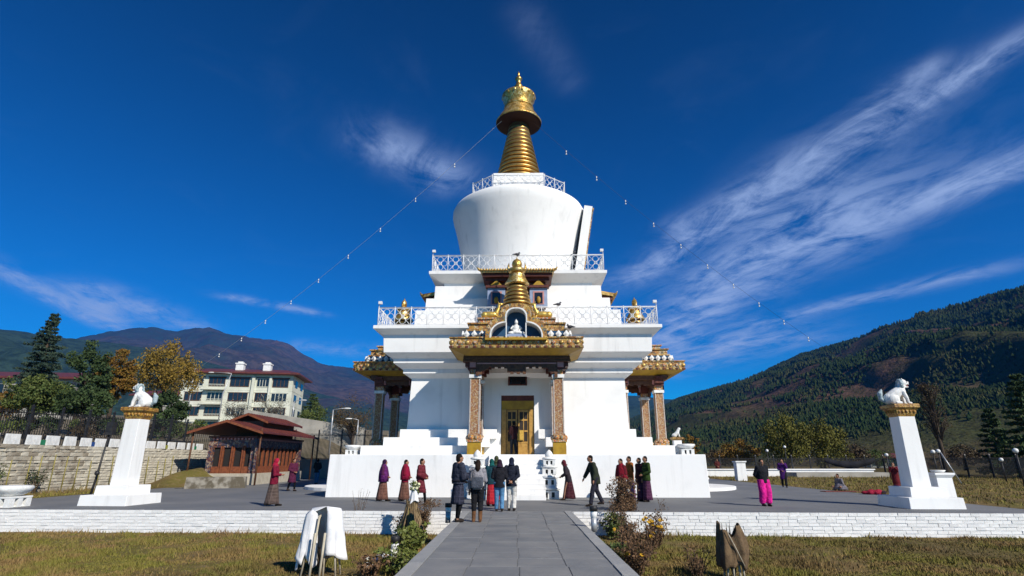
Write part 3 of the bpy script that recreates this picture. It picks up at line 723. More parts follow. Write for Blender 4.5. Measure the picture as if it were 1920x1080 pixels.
def porch(ang, detail):
    mb = MB(); Yf, Yb, HW = -9.6, -5.5, 3.08
    def ring(h, y0, y1, z): return [(-h, y0, z), (h, y0, z), (h, y1, z), (-h, y1, z)]
    # roof slab: painted fascia, ochre flared soffit
    lv = [ring(2.40, Yf + .68, Yb, 6.32), ring(2.62, Yf + .46, Yb, 6.40), ring(3.0, Yf + .06, Yb, 6.52), ring(3.08, Yf, Yb, 6.54), ring(3.08, Yf, Yb, 6.98), ring(3.14, Yf - .06, Yb, 7.02), ring(3.14, Yf - .06, Yb, 7.08)]
    mats = [1, 1, 1, 0, 0, 0]
    for i in range(6):
        for k in range(4):
            k2 = (k + 1) % 4; mb.add([lv[i][k], lv[i][k2], lv[i + 1][k2], lv[i + 1][k]], [(0, 1, 2, 3)], mats[i])
    mb.add(lv[0], [(3, 2, 1, 0)], 2); mb.add(lv[-1], [(0, 1, 2, 3)], 0)
    root = part(mb, 'porch', ['ornate', 'yellow', 'brown'])
    root.rotation_euler = (0, 0, ang)
    # carved courses along the fascia
    dn_ = MB()
    for k in range(34):
        x_ = -3.02 + 6.04 * k / 33; dn_.box(x_ - .06, x_ + .06, Yf - .05, Yf + .02, 6.56, 6.66, k % 2)
        if k % 2 == 0: dn_.ball((x_, Yf - .02, 6.82), (.11, .05, .10), 1 + (k // 2) % 2, 8, 5)
    for s in (-1, 1):
        for k in range(21):
            y_ = Yf + .06 + .19 * k; dn_.box(min(s * 3.06, s * 3.13), max(s * 3.06, s * 3.13), y_ - .06, y_ + .06, 6.56, 6.66, k % 2)
            if k % 2 == 0: dn_.ball((s * 3.1, y_, 6.82), (.05, .11, .10), 1 + (k // 2) % 2, 8, 5)
    tag(part(dn_, 'carved_course', ['redwood', 'gold_dull', 'ornate_cap'], root), kind='stuff')
    # beams and carved brackets
    bm_ = MB()
    bm_.box(-2.55, 2.55, -8.68, -8.32, 6.08, 6.34); bm_.box(-2.42, 2.42, -8.8, -8.2, 6.2, 6.30)
    for s in (-1, 1): bm_.box(s * 2.2 - .18, s * 2.2 + .18, -8.30, -5.5, 6.08, 6.34)
    for k in range(11): bm_.box(-2.4 + .48 * k - .09, -2.4 + .48 * k + .09, -8.98, -8.15, 6.335, 6.42)
    part(bm_, 'beam', 'brown', root)
    # scalloped valance between the columns
    nz_ = 26
    for (y0, y1) in ((-8.60, -8.44),):
        mb2 = MB()
        for k in range(nz_):
            u0, u1 = -1.95 + 3.9 * k / nz_, -1.95 + 3.9 * (k + 1) / nz_; um = abs((u0 + u1) / 2)
            drop = .22 + (.30 if um > 1.35 else .0) * (um - 1.35) / .6 * 1.6 + (.14 if um < .45 else 0) + .07 * (k % 2)
            mb2.box(u0, u1, y0, y1, 6.06 - drop - (.12 if um < .5 else 0), 6.085)
        part(mb2, 'carved_valance', 'brown', root)
    wr = MB().box(-1.9, 1.9, -8.62, -8.602, 5.97, 6.03, 0); part(wr, 'painted_strip', 'pink', root)
    for sx in (-1, 1):
        mb3 = MB()
        for k in range(12):
            u0, u1 = -8.2 + 2.4 * k / 12, -8.2 + 2.4 * (k + 1) / 12; q = abs((u0 + u1) / 2 + 7.0)
            mb3.box(sx * 2.0 - .07, sx * 2.0 + .07, u0, u1, 6.06 - .2 - .5 * max(0, q - .6) - .07 * (k % 2), 6.085)
        part(mb3, 'carved_valance', 'brown', root)
    for sx in (-1, 1):
        link('column', col_me, root, (sx * 1.98, -8.22, ZB)); link('column', col_me, root, (sx * 1.98, -6.15, ZB))
    # roof tiers
    part(MB().box(-2.62, 2.62, -9.2, -5.5, 7.07, 7.10).box(-2.40, 2.40, -8.98, -5.5, 7.1, 7.50), 'roof_tier', ['blue'], root)
    n = 14; wq_ = 2 * 2.56 / n
    for k in range(n):
        x = -2.56 + wq_ * (k + .5)
        if detail and abs(x) < 1.5: continue
        link('petal', petal, root, (x, -9.12, 7.31))
    for s in (-1, 1):
        for k in range(8): link('petal', petal, root, (s * 2.58, -8.95 + .36 * k, 7.31), rot=(0, 0, s * math.pi / 2))
    part(MB().box(-2.42, 2.42, -9.0, -5.5, 7.50, 7.58).box(-2.3, 2.3, -8.88, -5.5, 7.58, 7.86).box(-2.38, 2.38, -8.96, -5.5, 7.86, 7.93), 'roof_tier', 'ornate', root)
    part(MB().box(-1.85, 1.85, -8.6, -5.5, 7.93, 8.18).box(-1.92, 1.92, -8.68, -5.5, 8.18, 8.25), 'roof_tier', 'ornate_cap', root)
    # little spire
    y0, z0 = -7.6, 8.25
    sr = part(MB().lathe([(.95, z0 - .02), (.88, z0 + .1), (.46, z0 + 1.95), (.34, z0 + 2.0)], 32, c=(0, y0, 0)), 'roof_spire', 'gold_dark', root)
    for k in range(9):
        t_ = k / 8; r1 = 1.02 - .50 * t_; h = 1.95 / 9; z = z0 + h * k
        part(MB().lathe([(r1 * .85, z + .01), (r1, z + .03), (r1 * 1.01, z + h * .4), (r1 * .97, z + h * .68), (r1 * .84, z + h * .72)], 32, c=(0, y0, 0)), 'spire_ring', 'gold', sr)
    p2 = MB().lathe([(.36, z0 + 1.97), (.62, z0 + 1.99), (.64, z0 + 2.05), (.50, z0 + 2.3), (.40, z0 + 2.5), (.42, z0 + 2.56), (.36, z0 + 2.6)], 28, c=(0, y0, 0))
    p2.lathe([(.36, z0 + 2.6), (.46, z0 + 2.75), (.44, z0 + 2.88), (.2, z0 + 2.95)], 20, c=(0, y0, 0))
    p2.ball((0, y0, z0 + 3.16), (.27, .18, .30), seg=12, rings=8)
    for s in (-1, 1): p2.tube([(s * .3, y0, z0 + 2.7), (s * .46, y0, z0 + 2.95), (s * .42, y0, z0 + 3.25)], [.1, .08, .01], 6)
    p2.tube([(0, y0, z0 + 3.4), (0, y0, z0 + 3.6)], [.06, .01], 6)
    part(p2, 'parasol', 'gold_relief', sr)
    return root
fp = porch(0, True)
rp = porch(math.pi / 2, False); lp = porch(-math.pi / 2, False)
# trefoil niche with a seated white figure on the front porch
mb = MB()
outer = trefoil(1.0, .26); inner = trefoil(1.0, 0.); pale = trefoil(1.0, .055)
def ring_prism(mb, A, B, y0, y1, z, mat):
    n = len(A)
    vs = [(x, y0, z + q) for x, q in A] + [(x, y0, z + q) for x, q in B] + [(x, y1, z + q) for x, q in A] + [(x, y1, z + q) for x, q in B]
    fs = []
    for i in range(n - 1):
        fs += [(i, i + 1, n + i + 1, n + i), (2 * n + i + 1, 2 * n + i, 3 * n + i, 3 * n + i + 1), (i + 1, i, 2 * n + i, 2 * n + i + 1), (n + i, n + i + 1, 3 * n + i + 1, 3 * n + i)]
    fs += [(0, n, 3 * n, 2 * n), (n - 1, 3 * n - 1, 4 * n - 1, 2 * n - 1)]
    mb.add(vs, fs, mat)
ring_prism(mb, pale, outer, -9.78, -9.0, 7.0, 0); ring_prism(mb, inner, pale, -9.80, -9.02, 7.0, 1)
mb.prism([(x, q) for x, q in inner], 0, .05, 2, mx=tr(0, -9.05, 7.0) @ Matrix.Rotation(math.pi / 2, 4, 'X'))
for s in (-1, 1): mb.box(s * .46 - .025, s * .46 + .025, -9.78, -9.72, 7.0, 7.72, 1)
mb.box(-1.44, 1.44, -9.82, -9.05, 6.90, 7.0, 3)
part(mb, 'niche', ['ornate', 'statue_white', 'blue', 'yellow'], fp)
st = thing('deity_statue', 'small white seated deity figure in the blue porch niche', 'statue', CH.matrix_basis @ Vector((0, -9.4, 7.0)), CYAW)
mb = MB(); mb.box(-.52, .52, -.22, .22, 0, .14); mb.box(-.42, .42, -.18, .18, .14, .22, 0); mb.build('throne', 'pale_blue', st)
mb = MB(); mb.ball((0, 0, .32), (.34, .2, .11)); mb.ball((0, .02, .52), (.15, .12, .22)); mb.ball((0, 0, .82), (.085, .09, .11)); mb.tube([(0, 0, .88), (0, 0, 1.0)], [.07, .02], 6)
for s in (-1, 1):
    mb.tube([(s * .14, 0, .64), (s * .26, -.04, .50), (s * .10, -.16, .42)], [.055, .045, .035], 6)
    mb.ball((s * .24, -.1, .28), (.16, .1, .08))
blob(mb, 'figure', 'statue_white', st, .02, 3)

# door in the recess
M['door_gold'] = pm('gold_painted_timber', (.50, .29, .07), (.36, .19, .04), 7., .5, .3); M['dark_pane'] = pm('dark_door_pane', (.03, .022, .016), None, 3., .6)
dr = part(MB().box(-.86, .86, -5.46, -5.34, ZB, DZ, 0).box(-.86, .86, -5.56, -5.44, 4.55, DZ, 1).box(-.84, .84, -5.54, -5.42, 4.10, 4.545, 2), 'door', ['brown', 'redwood', 'yellow'])
for s in (-1, 1):
    part(MB().box(s * .72 - .12, s * .72 + .12, -5.60, -5.45, ZB, 4.095), 'door_jamb', 'door_gold', dr)
    lf = MB(); x0, x1 = (.03, .58) if s > 0 else (-.58, -.03)
    for k in range(4): lf.box(x0, x1, -5.52, -5.462, ZB + .02 + .56 * k + (.0 if k else 0), ZB + .10 + .56 * k, 0)
    lf.box(x0, x0 + .07, -5.525, -5.463, ZB + .02, 4.08, 0); lf.box(x1 - .07, x1, -5.525, -5.463, ZB + .02, 4.08, 0)
    lf.box(x0 + .07, x1 - .07, -5.49, -5.464, ZB + .68, 4.05, 1); lf.box(x0 + .07, x1 - .07, -5.505, -5.464, ZB + .1, ZB + .58, 2); lf.box((x0 + x1) / 2 - .02, (x0 + x1) / 2 + .02, -5.512, -5.466, ZB + .68, 3.98, 0)
    lf.box(x0, x1, -5.522, -5.466, 3.98, 4.08, 0)
    part(lf, 'door_leaf', ['door_gold', 'dark_pane', 'door_gold'], dr)
part(MB().box(-.28, .30, -5.62, -5.55, 2.55, 3.05).box(-.26, .28, -5.63, -5.615, 2.6, 3.0), 'curtain', M.setdefault('curtain', pm('ochre_curtain', (.62, .40, .08), (.50, .30, .05), 8., .8)), dr)
wn = part(MB().box(-.50, .50, -5.75, -5.60, 5.33, 5.95).box(-.55, .55, -5.78, -5.60, 5.95, 6.0, 1), 'wall_plaque', ['redwood', 'pink'])
part(MB().box(-.42, .42, -5.756, -5.70, 5.39, 5.90), 'dark_pane', 'glass', wn)

# ---- upper shrine windows on the tiers
def shrine(ang, pull=0.):
    mb = MB()
    mb.box(-1.55, 1.55, -5.95, -4.7, 9.48, 10.95, 0)
    root = part(mb, 'shrine', ['brown']); root.rotation_euler = (0, 0, ang); root.location = rz(ang) @ Vector((0, pull, 0))
    rf = MB(); rf.box(-1.75, 1.75, -6.25, -4.75, 10.95, 11.12, 1); rf.box(-1.9, 1.9, -6.5, -4.75, 11.12, 11.30, 1)
    rf.add([(-2.0, -6.65, 11.30), (2.0, -6.65, 11.30), (2.0, -4.75, 11.62), (-2.0, -4.75, 11.62), (-2.0, -6.65, 11.44), (2.0, -6.65, 11.44), (2.0, -4.75, 11.78), (-2.0, -4.75, 11.78)],
           [(3, 2, 1, 0), (4, 5, 6, 7), (0, 1, 5, 4), (1, 2, 6, 5), (2, 3, 7, 6), (3, 0, 4, 7)], 0)
    ro = part(rf, 'shrine_roof', ['gold_dull', 'redwood'], root)
    tm = MB().tube([(0, -6.68, 11.46), (0, -4.8, 11.80)], .055, 6).ball((0, -6.70, 11.44), .075, seg=6, rings=4).mesh('roof_tile', ['gold_dull'])
    for k in range(27): link('roof_tile', tm, ro, (-1.95 + .15 * k, 0, 0))
    for s in (-1, 1): part(MB().tube([(s * 1.95, -6.6, 11.42), (s * 2.1, -6.72, 11.46), (s * 2.2, -6.76, 11.58)], [.09, .07, .01], 6), 'eave_ornament', 'gold_dull', ro)
    for s in (-1, 1):
        wb = MB(); wb.box(s * 1.15 - .48, s * 1.15 + .48, -6.18, -5.94, 9.5, 10.55, 0); wb.box(s * 1.15 - .30, s * 1.15 + .30, -6.20, -6.1, 9.62, 10.36, 1); wb.box(s * 1.15 - .22, s * 1.15 + .22, -6.21, -6.12, 9.66, 10.28, 2)
        wb.box(s * 1.15 - .58, s * 1.15 + .58, -6.32, -5.94, 10.55, 10.68, 4)
        wb.prism([(s * 1.15 - .32, 10.68), (s * 1.15 + .32, 10.68), (s * 1.15, 11.0)], 0, .16, 3, mx=Matrix(((1, 0, 0, 0), (0, 0, 1, -6.28), (0, 1, 0, 0), (0, 0, 0, 1))))
        wb.ball((s * 1.15, -6.24, 9.86), (.12, .08, .2), 3, 8, 6)
        part(wb, 'shrine_window', ['pale_blue', 'pink', 'glass', 'yellow', 'redwood'], root)
    part(MB().box(-.5, .5, -5.99, -5.9, 9.5, 10.8), 'shrine_door', 'redwood', root)
    return root
shrine(0); shrine(math.pi / 2, .62); shrine(-math.pi / 2, .62)

# ---- gilded statues standing on the galleries and the porch roof
def cw(x, y, z): return CH.matrix_basis @ Vector((x, y, z))
def deer(label, x, y, z, face):
    t_ = thing('deer_statue', label, 'statue', cw(x, y, z), CYAW + (math.pi if face < 0 else 0), 'gilded deer on the front porch roof')
    mb = MB(); mb.ball((0, 0, .22), (.42, .16, .17)); mb.ball((-.28, 0, .20), (.2, .17, .18)); mb.tube([(.28, 0, .28), (.40, 0, .55), (.42, 0, .72)], [.13, .08, .07], 8)
    mb.ball((.48, 0, .76), (.14, .07, .08)); mb.tube([(.3, -.1, .1), (.52, -.12, .05)], [.06, .04], 6); mb.tube([(.3, .1, .1), (.52, .12, .05)], [.06, .04], 6)
    for q in (-1, 1): mb.tube([(.40, q * .05, .80), (.36, q * .13, .92)], [.035, .01], 5)
    blob(mb, 'figure', M.setdefault('deer', pm('bright_gilding', (.80, .55, .14), (.62, .38, .08), 5., .35, .2, metal=.6)), t_, .022, 3); return t_
deer('gilded deer lying left of the porch niche, facing it', -1.30, -8.35, 8.25, 1)
deer('gilded deer lying right of the porch niche, facing it', 1.30, -8.35, 8.25, -1)
# ------------------------------------------------------------------ lion pillars
def lion(label, loc, rot, group):
    """sitting snow lion, looking along +X"""
    t_ = thing('lion_statue', label, 'statue', loc, rot, group); t_.scale = (.90, .92, 1.0)
    mb = MB()
    mb.ball((-.30, 0, .22), (.26, .22, .22)); mb.tube([(-.28, 0, .24), (-.05, 0, .40), (.16, 0, .52)], [.22, .21, .19], 10)
    mb.ball((.16, 0, .48), (.19, .19, .22))
    for s in (-1, 1):
        mb.tube([(.18, s * .12, .48), (.28, s * .14, .22), (.30, s * .14, .05)], [.10, .075, .065], 8); mb.ball((.36, s * .14, .045), (.10, .06, .045))
        mb.ball((-.22, s * .18, .18), (.22, .10, .18)); mb.tube([(-.20, s * .22, .06), (.02, s * .23, .045)], [.07, .06], 6)
        mb.tube([(.26, s * .11, .86), (.22, s * .15, .96)], [.05, .02], 6)
    mb.tube([(.16, 0, .56), (.26, 0, .74)], [.16, .14], 10); mb.ball((.30, 0, .80), (.16, .145, .15)); mb.box(.34, .52, -.085, .085, .735, .83, top=(.03, .02)); mb.box(.32, .48, -.07, .07, .625, .665); mb.ball((.50, 0, .825), (.045, .06, .035)); mb.box(.28, .40, -.11, .11, .845, .885)
    blob(mb, 'body', 'statue_white', t_, .014, 1)
    mn = MB()
    for k in range(16):
        a = -2.4 + 4.8 * k / 15; mn.ball((.17 + .04 * (k % 2), .16 * math.sin(a), .74 + .17 * math.cos(a)), (.07, .055, .06), seg=6, rings=5)
    for k in range(5): mn.ball((.06 - .07 * k, 0, .72 - .09 * k), (.06, .04, .05), seg=6, rings=5)
    blob(mn, 'mane', 'mane', t_, .02, 2)
    tl = MB().tube([(-.50, 0, .10), (-.66, 0, .22), (-.66, 0, .42), (-.56, 0, .58)], [.05, .09, .11, .03], 8); blob(tl, 'tail', 'mane', t_, .02, 2)
    for s in (-1, 1): MB().ball((.44, s * .075, .815), .018, seg=6, rings=4).build('eye', 'eye', t_)
    MB().box(.36, .47, -.06, .06, .668, .733).build('mouth', 'lip', t_)
    return t_
def lion_pillar(label, x, y, rot, lab_lion, lrot):
    t_ = thing('lion_pillar', label, 'pillar', (x, y, 0), rot, 'lion pillars on the terrace')
    MB().box(-.93, .93, -.93, .93, -.05, .36, top=(.02, .02)).build('plinth', 'white', t_, bevel=.015)
    MB().box(-.63, .63, -.63, .63, .36, .68, top=(.015, .015)).build('plinth', 'white', t_, bevel=.015)
    MB().box(-.325, .325, -.325, .325, .68, 3.12, top=(.035, .035)).build('shaft', 'white', t_, bevel=.012)
    cp = MB().sq([(.29, 3.12), (.31, 3.18), (.34, 3.22), (.35, 3.34), (.42, 3.42), (.45, 3.44), (.45, 3.54), (.43, 3.57)])
    for k in range(4):
        for i in range(5): cp.ball(rz(k * math.pi / 2) @ Vector((-.27 + .135 * i, -.355, 3.30)), (.05, .035, .06), 0, 6, 5)
    cp.build('capital', M.setdefault('capital', ornate('gilded_capital', [(.38, .20, .03), (.20, .09, .02), (.46, .28, .06), (.30, .15, .03)], 11., .5)), t_)
    lion(lab_lion, (x, y, 3.57), lrot, 'white snow lions on the pillars'); return t_
lion_pillar('white square pillar with gold capital near the stone wall', -15.0, 22.0, R(-4), 'white snow lion looking left atop the pillar by the stone wall', R(180 - 8))
lion_pillar('white square pillar with gold capital beside the white pedestal', 14.35, 20.7, R(-2), 'white snow lion looking right atop the pillar by the pedestal', R(-8))
def pedestal(label, x, y, h, w_, grp=None):
    t_ = thing('pedestal', label, 'pedestal', (x, y, 0), YAW, grp)
    MB().box(-w_ / 2, w_ / 2, -w_ / 2, w_ / 2, -.05, h - .16, top=(.02, .02)).build('block', 'white', t_, bevel=.01)
    MB().sq([(w_ / 2 - .01, h - .17), (w_ / 2 + .06, h - .07), (w_ / 2 + .06, h)]).build('cap', 'white', t_, bevel=.01); return t_
pd = pedestal('short white pedestal with a flared cap behind the lion pillar', 16.35, 22.2, 1.12, .62)
MB().lathe([(.05, 1.12), (.2, 1.14), (.26, 1.2), (.24, 1.22)], 12).build('dish', 'statue_white', pd)
pedestal('white block pedestal standing alone at the edge of the side lawn', *gr(1390, 901)[:2], 1.5, .75)

def burner(label, loc, s=1., rot=0., tiers=1, group='white incense burners'):
    """whitewashed tiered incense burner: pierced box, swelling bowl, hollow top"""
    t_ = thing('incense_burner', label, 'burner', loc, rot, group)
    z = 0
    for k in range(tiers):
        q = s * (1 - .12 * k)
        bx = MB()
        for sx in (-1, 1):
            for sy in (-1, 1): bx.box(sx * .33 * q - .10 * q, sx * .33 * q + .10 * q, sy * .33 * q - .10 * q, sy * .33 * q + .10 * q, z, z + .30 * q)
        bx.box(-.34 * q, .34 * q, -.34 * q, .34 * q, z, z + .06 * q); bx.box(-.09 * q, .09 * q, -.425 * q, .425 * q, z, z + .30 * q); bx.box(-.425 * q, .425 * q, -.09 * q, .09 * q, z, z + .30 * q)
        bx.box(-.44 * q, .44 * q, -.44 * q, .44 * q, z + .30 * q, z + .36 * q)
        bx.build('pierced_box', 'statue_white', t_); 
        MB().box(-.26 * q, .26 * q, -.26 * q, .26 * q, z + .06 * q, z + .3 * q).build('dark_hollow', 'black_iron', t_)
        pr = [(.28, .36), (.42, .42), (.56, .54), (.62, .64), (.58, .70), (.40, .72)] if k == 0 and tiers == 1 else [(.30, .36), (.50, .40), (.54, .48), (.44, .54), (.30, .58)]
        MB().lathe([(r_ * q, z + h * q) for r_, h in pr], 24).build('bowl', 'statue_white', t_); z += pr[-1][1] * q - .01
    if tiers > 1: MB().lathe([(.30 * s * .6, z), (.34 * s * .6, z + .1 * s), (.2 * s * .6, z + .25 * s), (.02, z + .34 * s)], 16).build('dome_cap', 'statue_white', t_)
    return t_
burner('white bowl shaped planter on a pierced stand at far left', (-18.15, 20.75, 0), 1.0, YAW)
burner('white incense burner on the left corner of the chorten base', cw(-7.95, -7.2, ZB), .62, YAW)
burner('white incense burner on the right corner of the chorten base', cw(8.05, -7.4, ZB), .68, YAW)
burner('low white incense burner on the half round landing', cw(9.9, -3.0, .16), .75, YAW)
burner('tall tiered white burner left of the chorten stair, behind visitors', cw(-1.72, -9.3, 0), .92, YAW, 4)
burner('tall tiered white burner right of the chorten stair', cw(1.45, -9.3, 0), .92, YAW, 4)
# small lion post on the base
t_ = thing('lion_post', 'small white post with gold cap and tiny lion on the chorten base', 'post', cw(7.75, -7.0, ZB), YAW)
MB().box(-.18, .18, -.18, .18, 0, .66).build('post', 'white', t_); MB().sq([(.18, .66), (.27, .74), (.27, .80)]).build('cap', 'capital', t_)
l_ = MB(); l_.ball((-.1, 0, .90), (.13, .1, .1)); l_.tube([(-.08, 0, .9), (.06, 0, 1.05), (.1, 0, 1.15)], [.1, .09, .07], 8); l_.ball((.14, 0, 1.2), (.08, .07, .07))
for s in (-1, 1): l_.tube([(.08, s * .05, 1.0), (.14, s * .06, .82)], [.045, .03], 6)
blob(l_, 'lion', 'statue_white', t_, .018, 2)

# ------------------------------------------------------------------ stone wall on the left with white coping blocks
M['stone'] = per_object('field_stone', (.62, .58, .48), (.22, .18, .13), 3., .9, .7, 16., .30)
m, t, b, oc = new_mat('stone_joint'); t.put(b.inputs['Base Color'], t.mix(t.mapr(t.noise(wpos(t), 2., 5), .4, .6), (.10, .085, .06), (.28, .26, .22))); b.inputs['Roughness'].default_value = .95; M['stone_joint'] = m
WX = -23.6; WY0, WY1, WH = 14.0, 44.0, 2.30
sw = thing('stone_wall', 'pale rubble stone wall with white coping blocks at left', 'wall', (WX, 0, 0), 0)
MB().box(-.5, -.02, WY0, WY1, -.6, WH - .06).build('rubble_core', 'stone_joint', sw)
st_me = []
for k in range(6):
    mb = MB(); mb.box(-.5, .5, -.5, .5, -.5, .5, top=(.03, .03)); mb.v = [(x + random.uniform(-.12, .12) * (x > 0), y + random.uniform(-.07, .07), z + random.uniform(-.09, .09)) for x, y, z in mb.v]
    st_me.append((mb.mesh('stone', ['stone']), mb))
cells = []; z = -.1
while z < WH - .08:
    h = random.uniform(.11, .20); z1 = min(z + h, WH); y = WY0
    while y < WY1:
        L = random.uniform(.22, .56); cells.append((y, y + L, z, z1)); y += L
    z = z1
cells.sort(key=lambda c: abs((c[0] + c[1]) / 2 - 27.2)); rest = MB()
for i, (a, c, z0, z1) in enumerate(cells):
    me, src = random.choice(st_me); loc = (random.uniform(-.03, .02), (a + c) / 2, (z0 + z1) / 2); sc = (.16, c - a - .022, z1 - z0 - .020)
    if i < 300: link('stone', me, sw, loc, rot=(random.uniform(-.03, .03), 0, 0), scale=sc)
    else: rest.add([(loc[0] + v[0] * sc[0], loc[1] + v[1] * sc[1], loc[2] + v[2] * sc[2]) for v in src.v], src.f)
tag(rest.build('rubble', 'stone', sw), kind='stuff')
MB().box(-.5, .06, WY0, WY1, WH - .055, WH + .0).build('top_course', 'stone_joint', sw)
cb = MB().box(-.07, .07, -.5, .5, 0, .46, top=(.01, .02)).mesh('coping_block', ['statue_white'])
flagc = [(.02, .20, .10), (.02, .07, .25), (.05, .22, .16), (.3, .3, .05)]
y = 15.0; k = 0
while y < 42.5:
    L = random.uniform(.66, .78); link('coping_block', cb, sw, (-.03, y + L / 2, WH), rot=(0, 0, random.uniform(-.03, .03)), scale=(1, L, random.uniform(.92, 1.05))); y += L + random.uniform(.36, .46)
    k += 1
    if k % 3 == 0:
        MB().box(-.02, .10, -.12, .12, 0, .24).build('paint_tin', M.setdefault('tin%d' % (k // 3 % 4), pm('tin%d' % (k // 3 % 4), flagc[k // 3 % 4], None, 3., .6)), sw, loc=(-.1, y - .18, WH))
ORD = 'first second third fourth fifth sixth seventh eighth ninth tenth eleventh twelfth thirteenth fourteenth fifteenth sixteenth seventeenth eighteenth nineteenth twentieth'.split()
# bamboo stakes and climbing roses against the wall
M['bamboo'] = pm('bamboo_stake', (.30, .26, .06), (.20, .17, .05), 5., .6)
M['twig'] = pm('dry_twig', (.12, .08, .045), (.07, .05, .03), 10., .9)
M['leaf_green'] = pm('garden_leaf', (.060, .095, .020), (.11, .115, .030), 4., .6, world_space=True)
M['leaf_dry'] = pm('dry_leaf', (.17, .095, .045), (.09, .05, .028), 5., .8, world_space=True)
M['leaf_dark'] = pm('dark_leaf', (.022, .038, .014), (.045, .060, .020), 1.5, .7, world_space=True)
def leaf_pts(centres, spread, n, size, aspect=.55, drop=0.):
    """random leaf triangles (two per leaf) round given centres"""
    c = np.asarray(centres, float)[rng.integers(0, len(centres), n)]
    d = rng.normal(0, 1, (n, 3)); d /= np.linalg.norm(d, axis=1)[:, None] + 1e-9
    sp = np.asarray(spread, float); P = c + d * (rng.random((n, 1)) ** .5) * (sp if sp.ndim else np.full(3, sp))
    a = rng.normal(0, 1, (n, 3)); a[:, 2] -= drop; a /= np.linalg.norm(a, axis=1)[:, None]
    b_ = np.cross(a, rng.normal(0, 1, (n, 3))); b_ /= np.linalg.norm(b_, axis=1)[:, None]
    s = size * rng.uniform(.6, 1.4, (n, 1)); A = a * s; B = b_ * s * aspect
    t1 = np.stack([P - A * .5, P + B * .5, P + A * .5], 1); t2 = np.stack([P - A * .5, P + A * .5, P - B * .5], 1)
    return np.concatenate([t1, t2]).reshape(-1, 3)
def leaves(name, mat, parent, arrs): return link(name, tri_mesh(name, np.concatenate(arrs), [mat]), parent)
for k in range(20):
    y = 23.2 + k * .82 + random.uniform(-.15, .15); h = random.uniform(1.5, 1.85)
    tag(MB().tube([(WX + .16, y, 0), (WX + .13, y + random.uniform(-.05, .05), h)], [.028, .022], 5).build('bamboo_stake', 'bamboo'),
        ORD[k] + ' bamboo stake from the left leaning on the stone wall', 'stake', 'bamboo stakes along the stone wall')
for k, (y, h) in enumerate(((22.6, 1.5), (23.6, 1.2), (25.4, 1.6), (27.6, 1.0))):
    t_ = thing('rose_bush', ['leafy rose bush nearest the white planter by the stone wall', 'short rose bush second along the stone wall', 'tallest thin rose bush against the stone wall', 'low dark rose bush close to the lion pillar'][k], 'bush', (WX + .55, y, 0), 0, 'roses along the stone wall')
    mb = MB(); tips = []
    for q in range(7):
        a = random.uniform(0, 6.28); r_ = random.uniform(.2, .6); tip = (r_ * math.cos(a), r_ * math.sin(a), h * random.uniform(.5, 1.0))
        mb.tube([(0, 0, 0), (tip[0] * .4, tip[1] * .4, tip[2] * .6), tip], [.02, .014, .006], 5); tips += [tip, (tip[0] * .6, tip[1] * .6, tip[2] * .75)]
    mb.build('stem', 'twig', t_); leaves('foliage', 'leaf_dark' if k % 2 else 'leaf_green', t_, [leaf_pts(tips, .28, 260, .10)])

# ------------------------------------------------------------------ iron fences
bar_me = MB().box(-.012, .012, -.012, .012, .08, 1.42).mesh('bar', ['black_iron'])
def fence(label, pts, h, zf, step=2.2, bar_step=.16, lamps=False, dense=True):
    root = thing('iron_fence', label, 'fence', (0, 0, 0), 0)
    mb = MB(); bars = MB(); npost = 0
    for (x0, y0), (x1, y1) in zip(pts, pts[1:]):
        L = math.hypot(x1 - x0, y1 - y0); n = max(1, round(L / step))
        for k in range(n):
            a = (x0 + (x1 - x0) * k / n, y0 + (y1 - y0) * k / n); c = (x0 + (x1 - x0) * (k + 1) / n, y0 + (y1 - y0) * (k + 1) / n)
            za, zc = zf(*a), zf(*c)
            p_ = MB().box(-.05, .05, -.05, .05, -.3, h + .18).sq([(.05, h + .18), (.07, h + .2), (.01, h + .34)])
            p_.build('post', 'black_iron', root, loc=(a[0], a[1], za))
            r_ = MB(); 
            for hz in (.12, h * .93): r_.tube([(a[0], a[1], za + hz), (c[0], c[1], zc + hz)], .025, 4, smooth=False)
            nb = int(L / n / bar_step)
            for q in range(1, nb):
                f_ = q / nb; X, Y, Z = a[0] + (c[0] - a[0]) * f_, a[1] + (c[1] - a[1]) * f_, za + (zc - za) * f_
                r_.box(X - .014, X + .014, Y - .014, Y + .014, Z + .05, Z + h)
            r_.build('fence_panel', 'black_iron', root)
    return root
fence('black iron fence on the bank above the stone wall', [(-27.2, 14), (-27.2, 46), (-24.5, 50)], 2.15, lambda x, y: hill_z(x, y) + .05)
fence('black iron fence behind the pavilion, running towards the chorten', [(-24.0, 50), (-12, 52)], 2.3, lambda x, y: 1.6 if x < -11 else 1.6, 2.0, .11)
fence('black iron fence at the back of the side lawn', [(9, 64), (40, 62), (44, 50), (44, 18)], 1.75, lambda x, y: 0.05, 2.0, .10)
# dark bank under the second fence
tag(MB().box(-25, -11.5, 51.6, 54, -.3, 1.66).build('retaining_wall', 'concrete'), 'shaded grey retaining wall under the fence beside the pavilion', 'wall')
tag(MB().box(15.5, 36, 57.6, 58.0, -.1, .62).box(15.4, 36.1, 57.5, 58.1, .62, .72).build('low_wall', 'white'), 'low white wall crossing behind the side lawn', 'wall')
tag(MB().box(27, 36, 55.2, 57.4, -.1, .42).build('platform', 'concrete'), 'low pale concrete platform before the low white wall', 'platform')
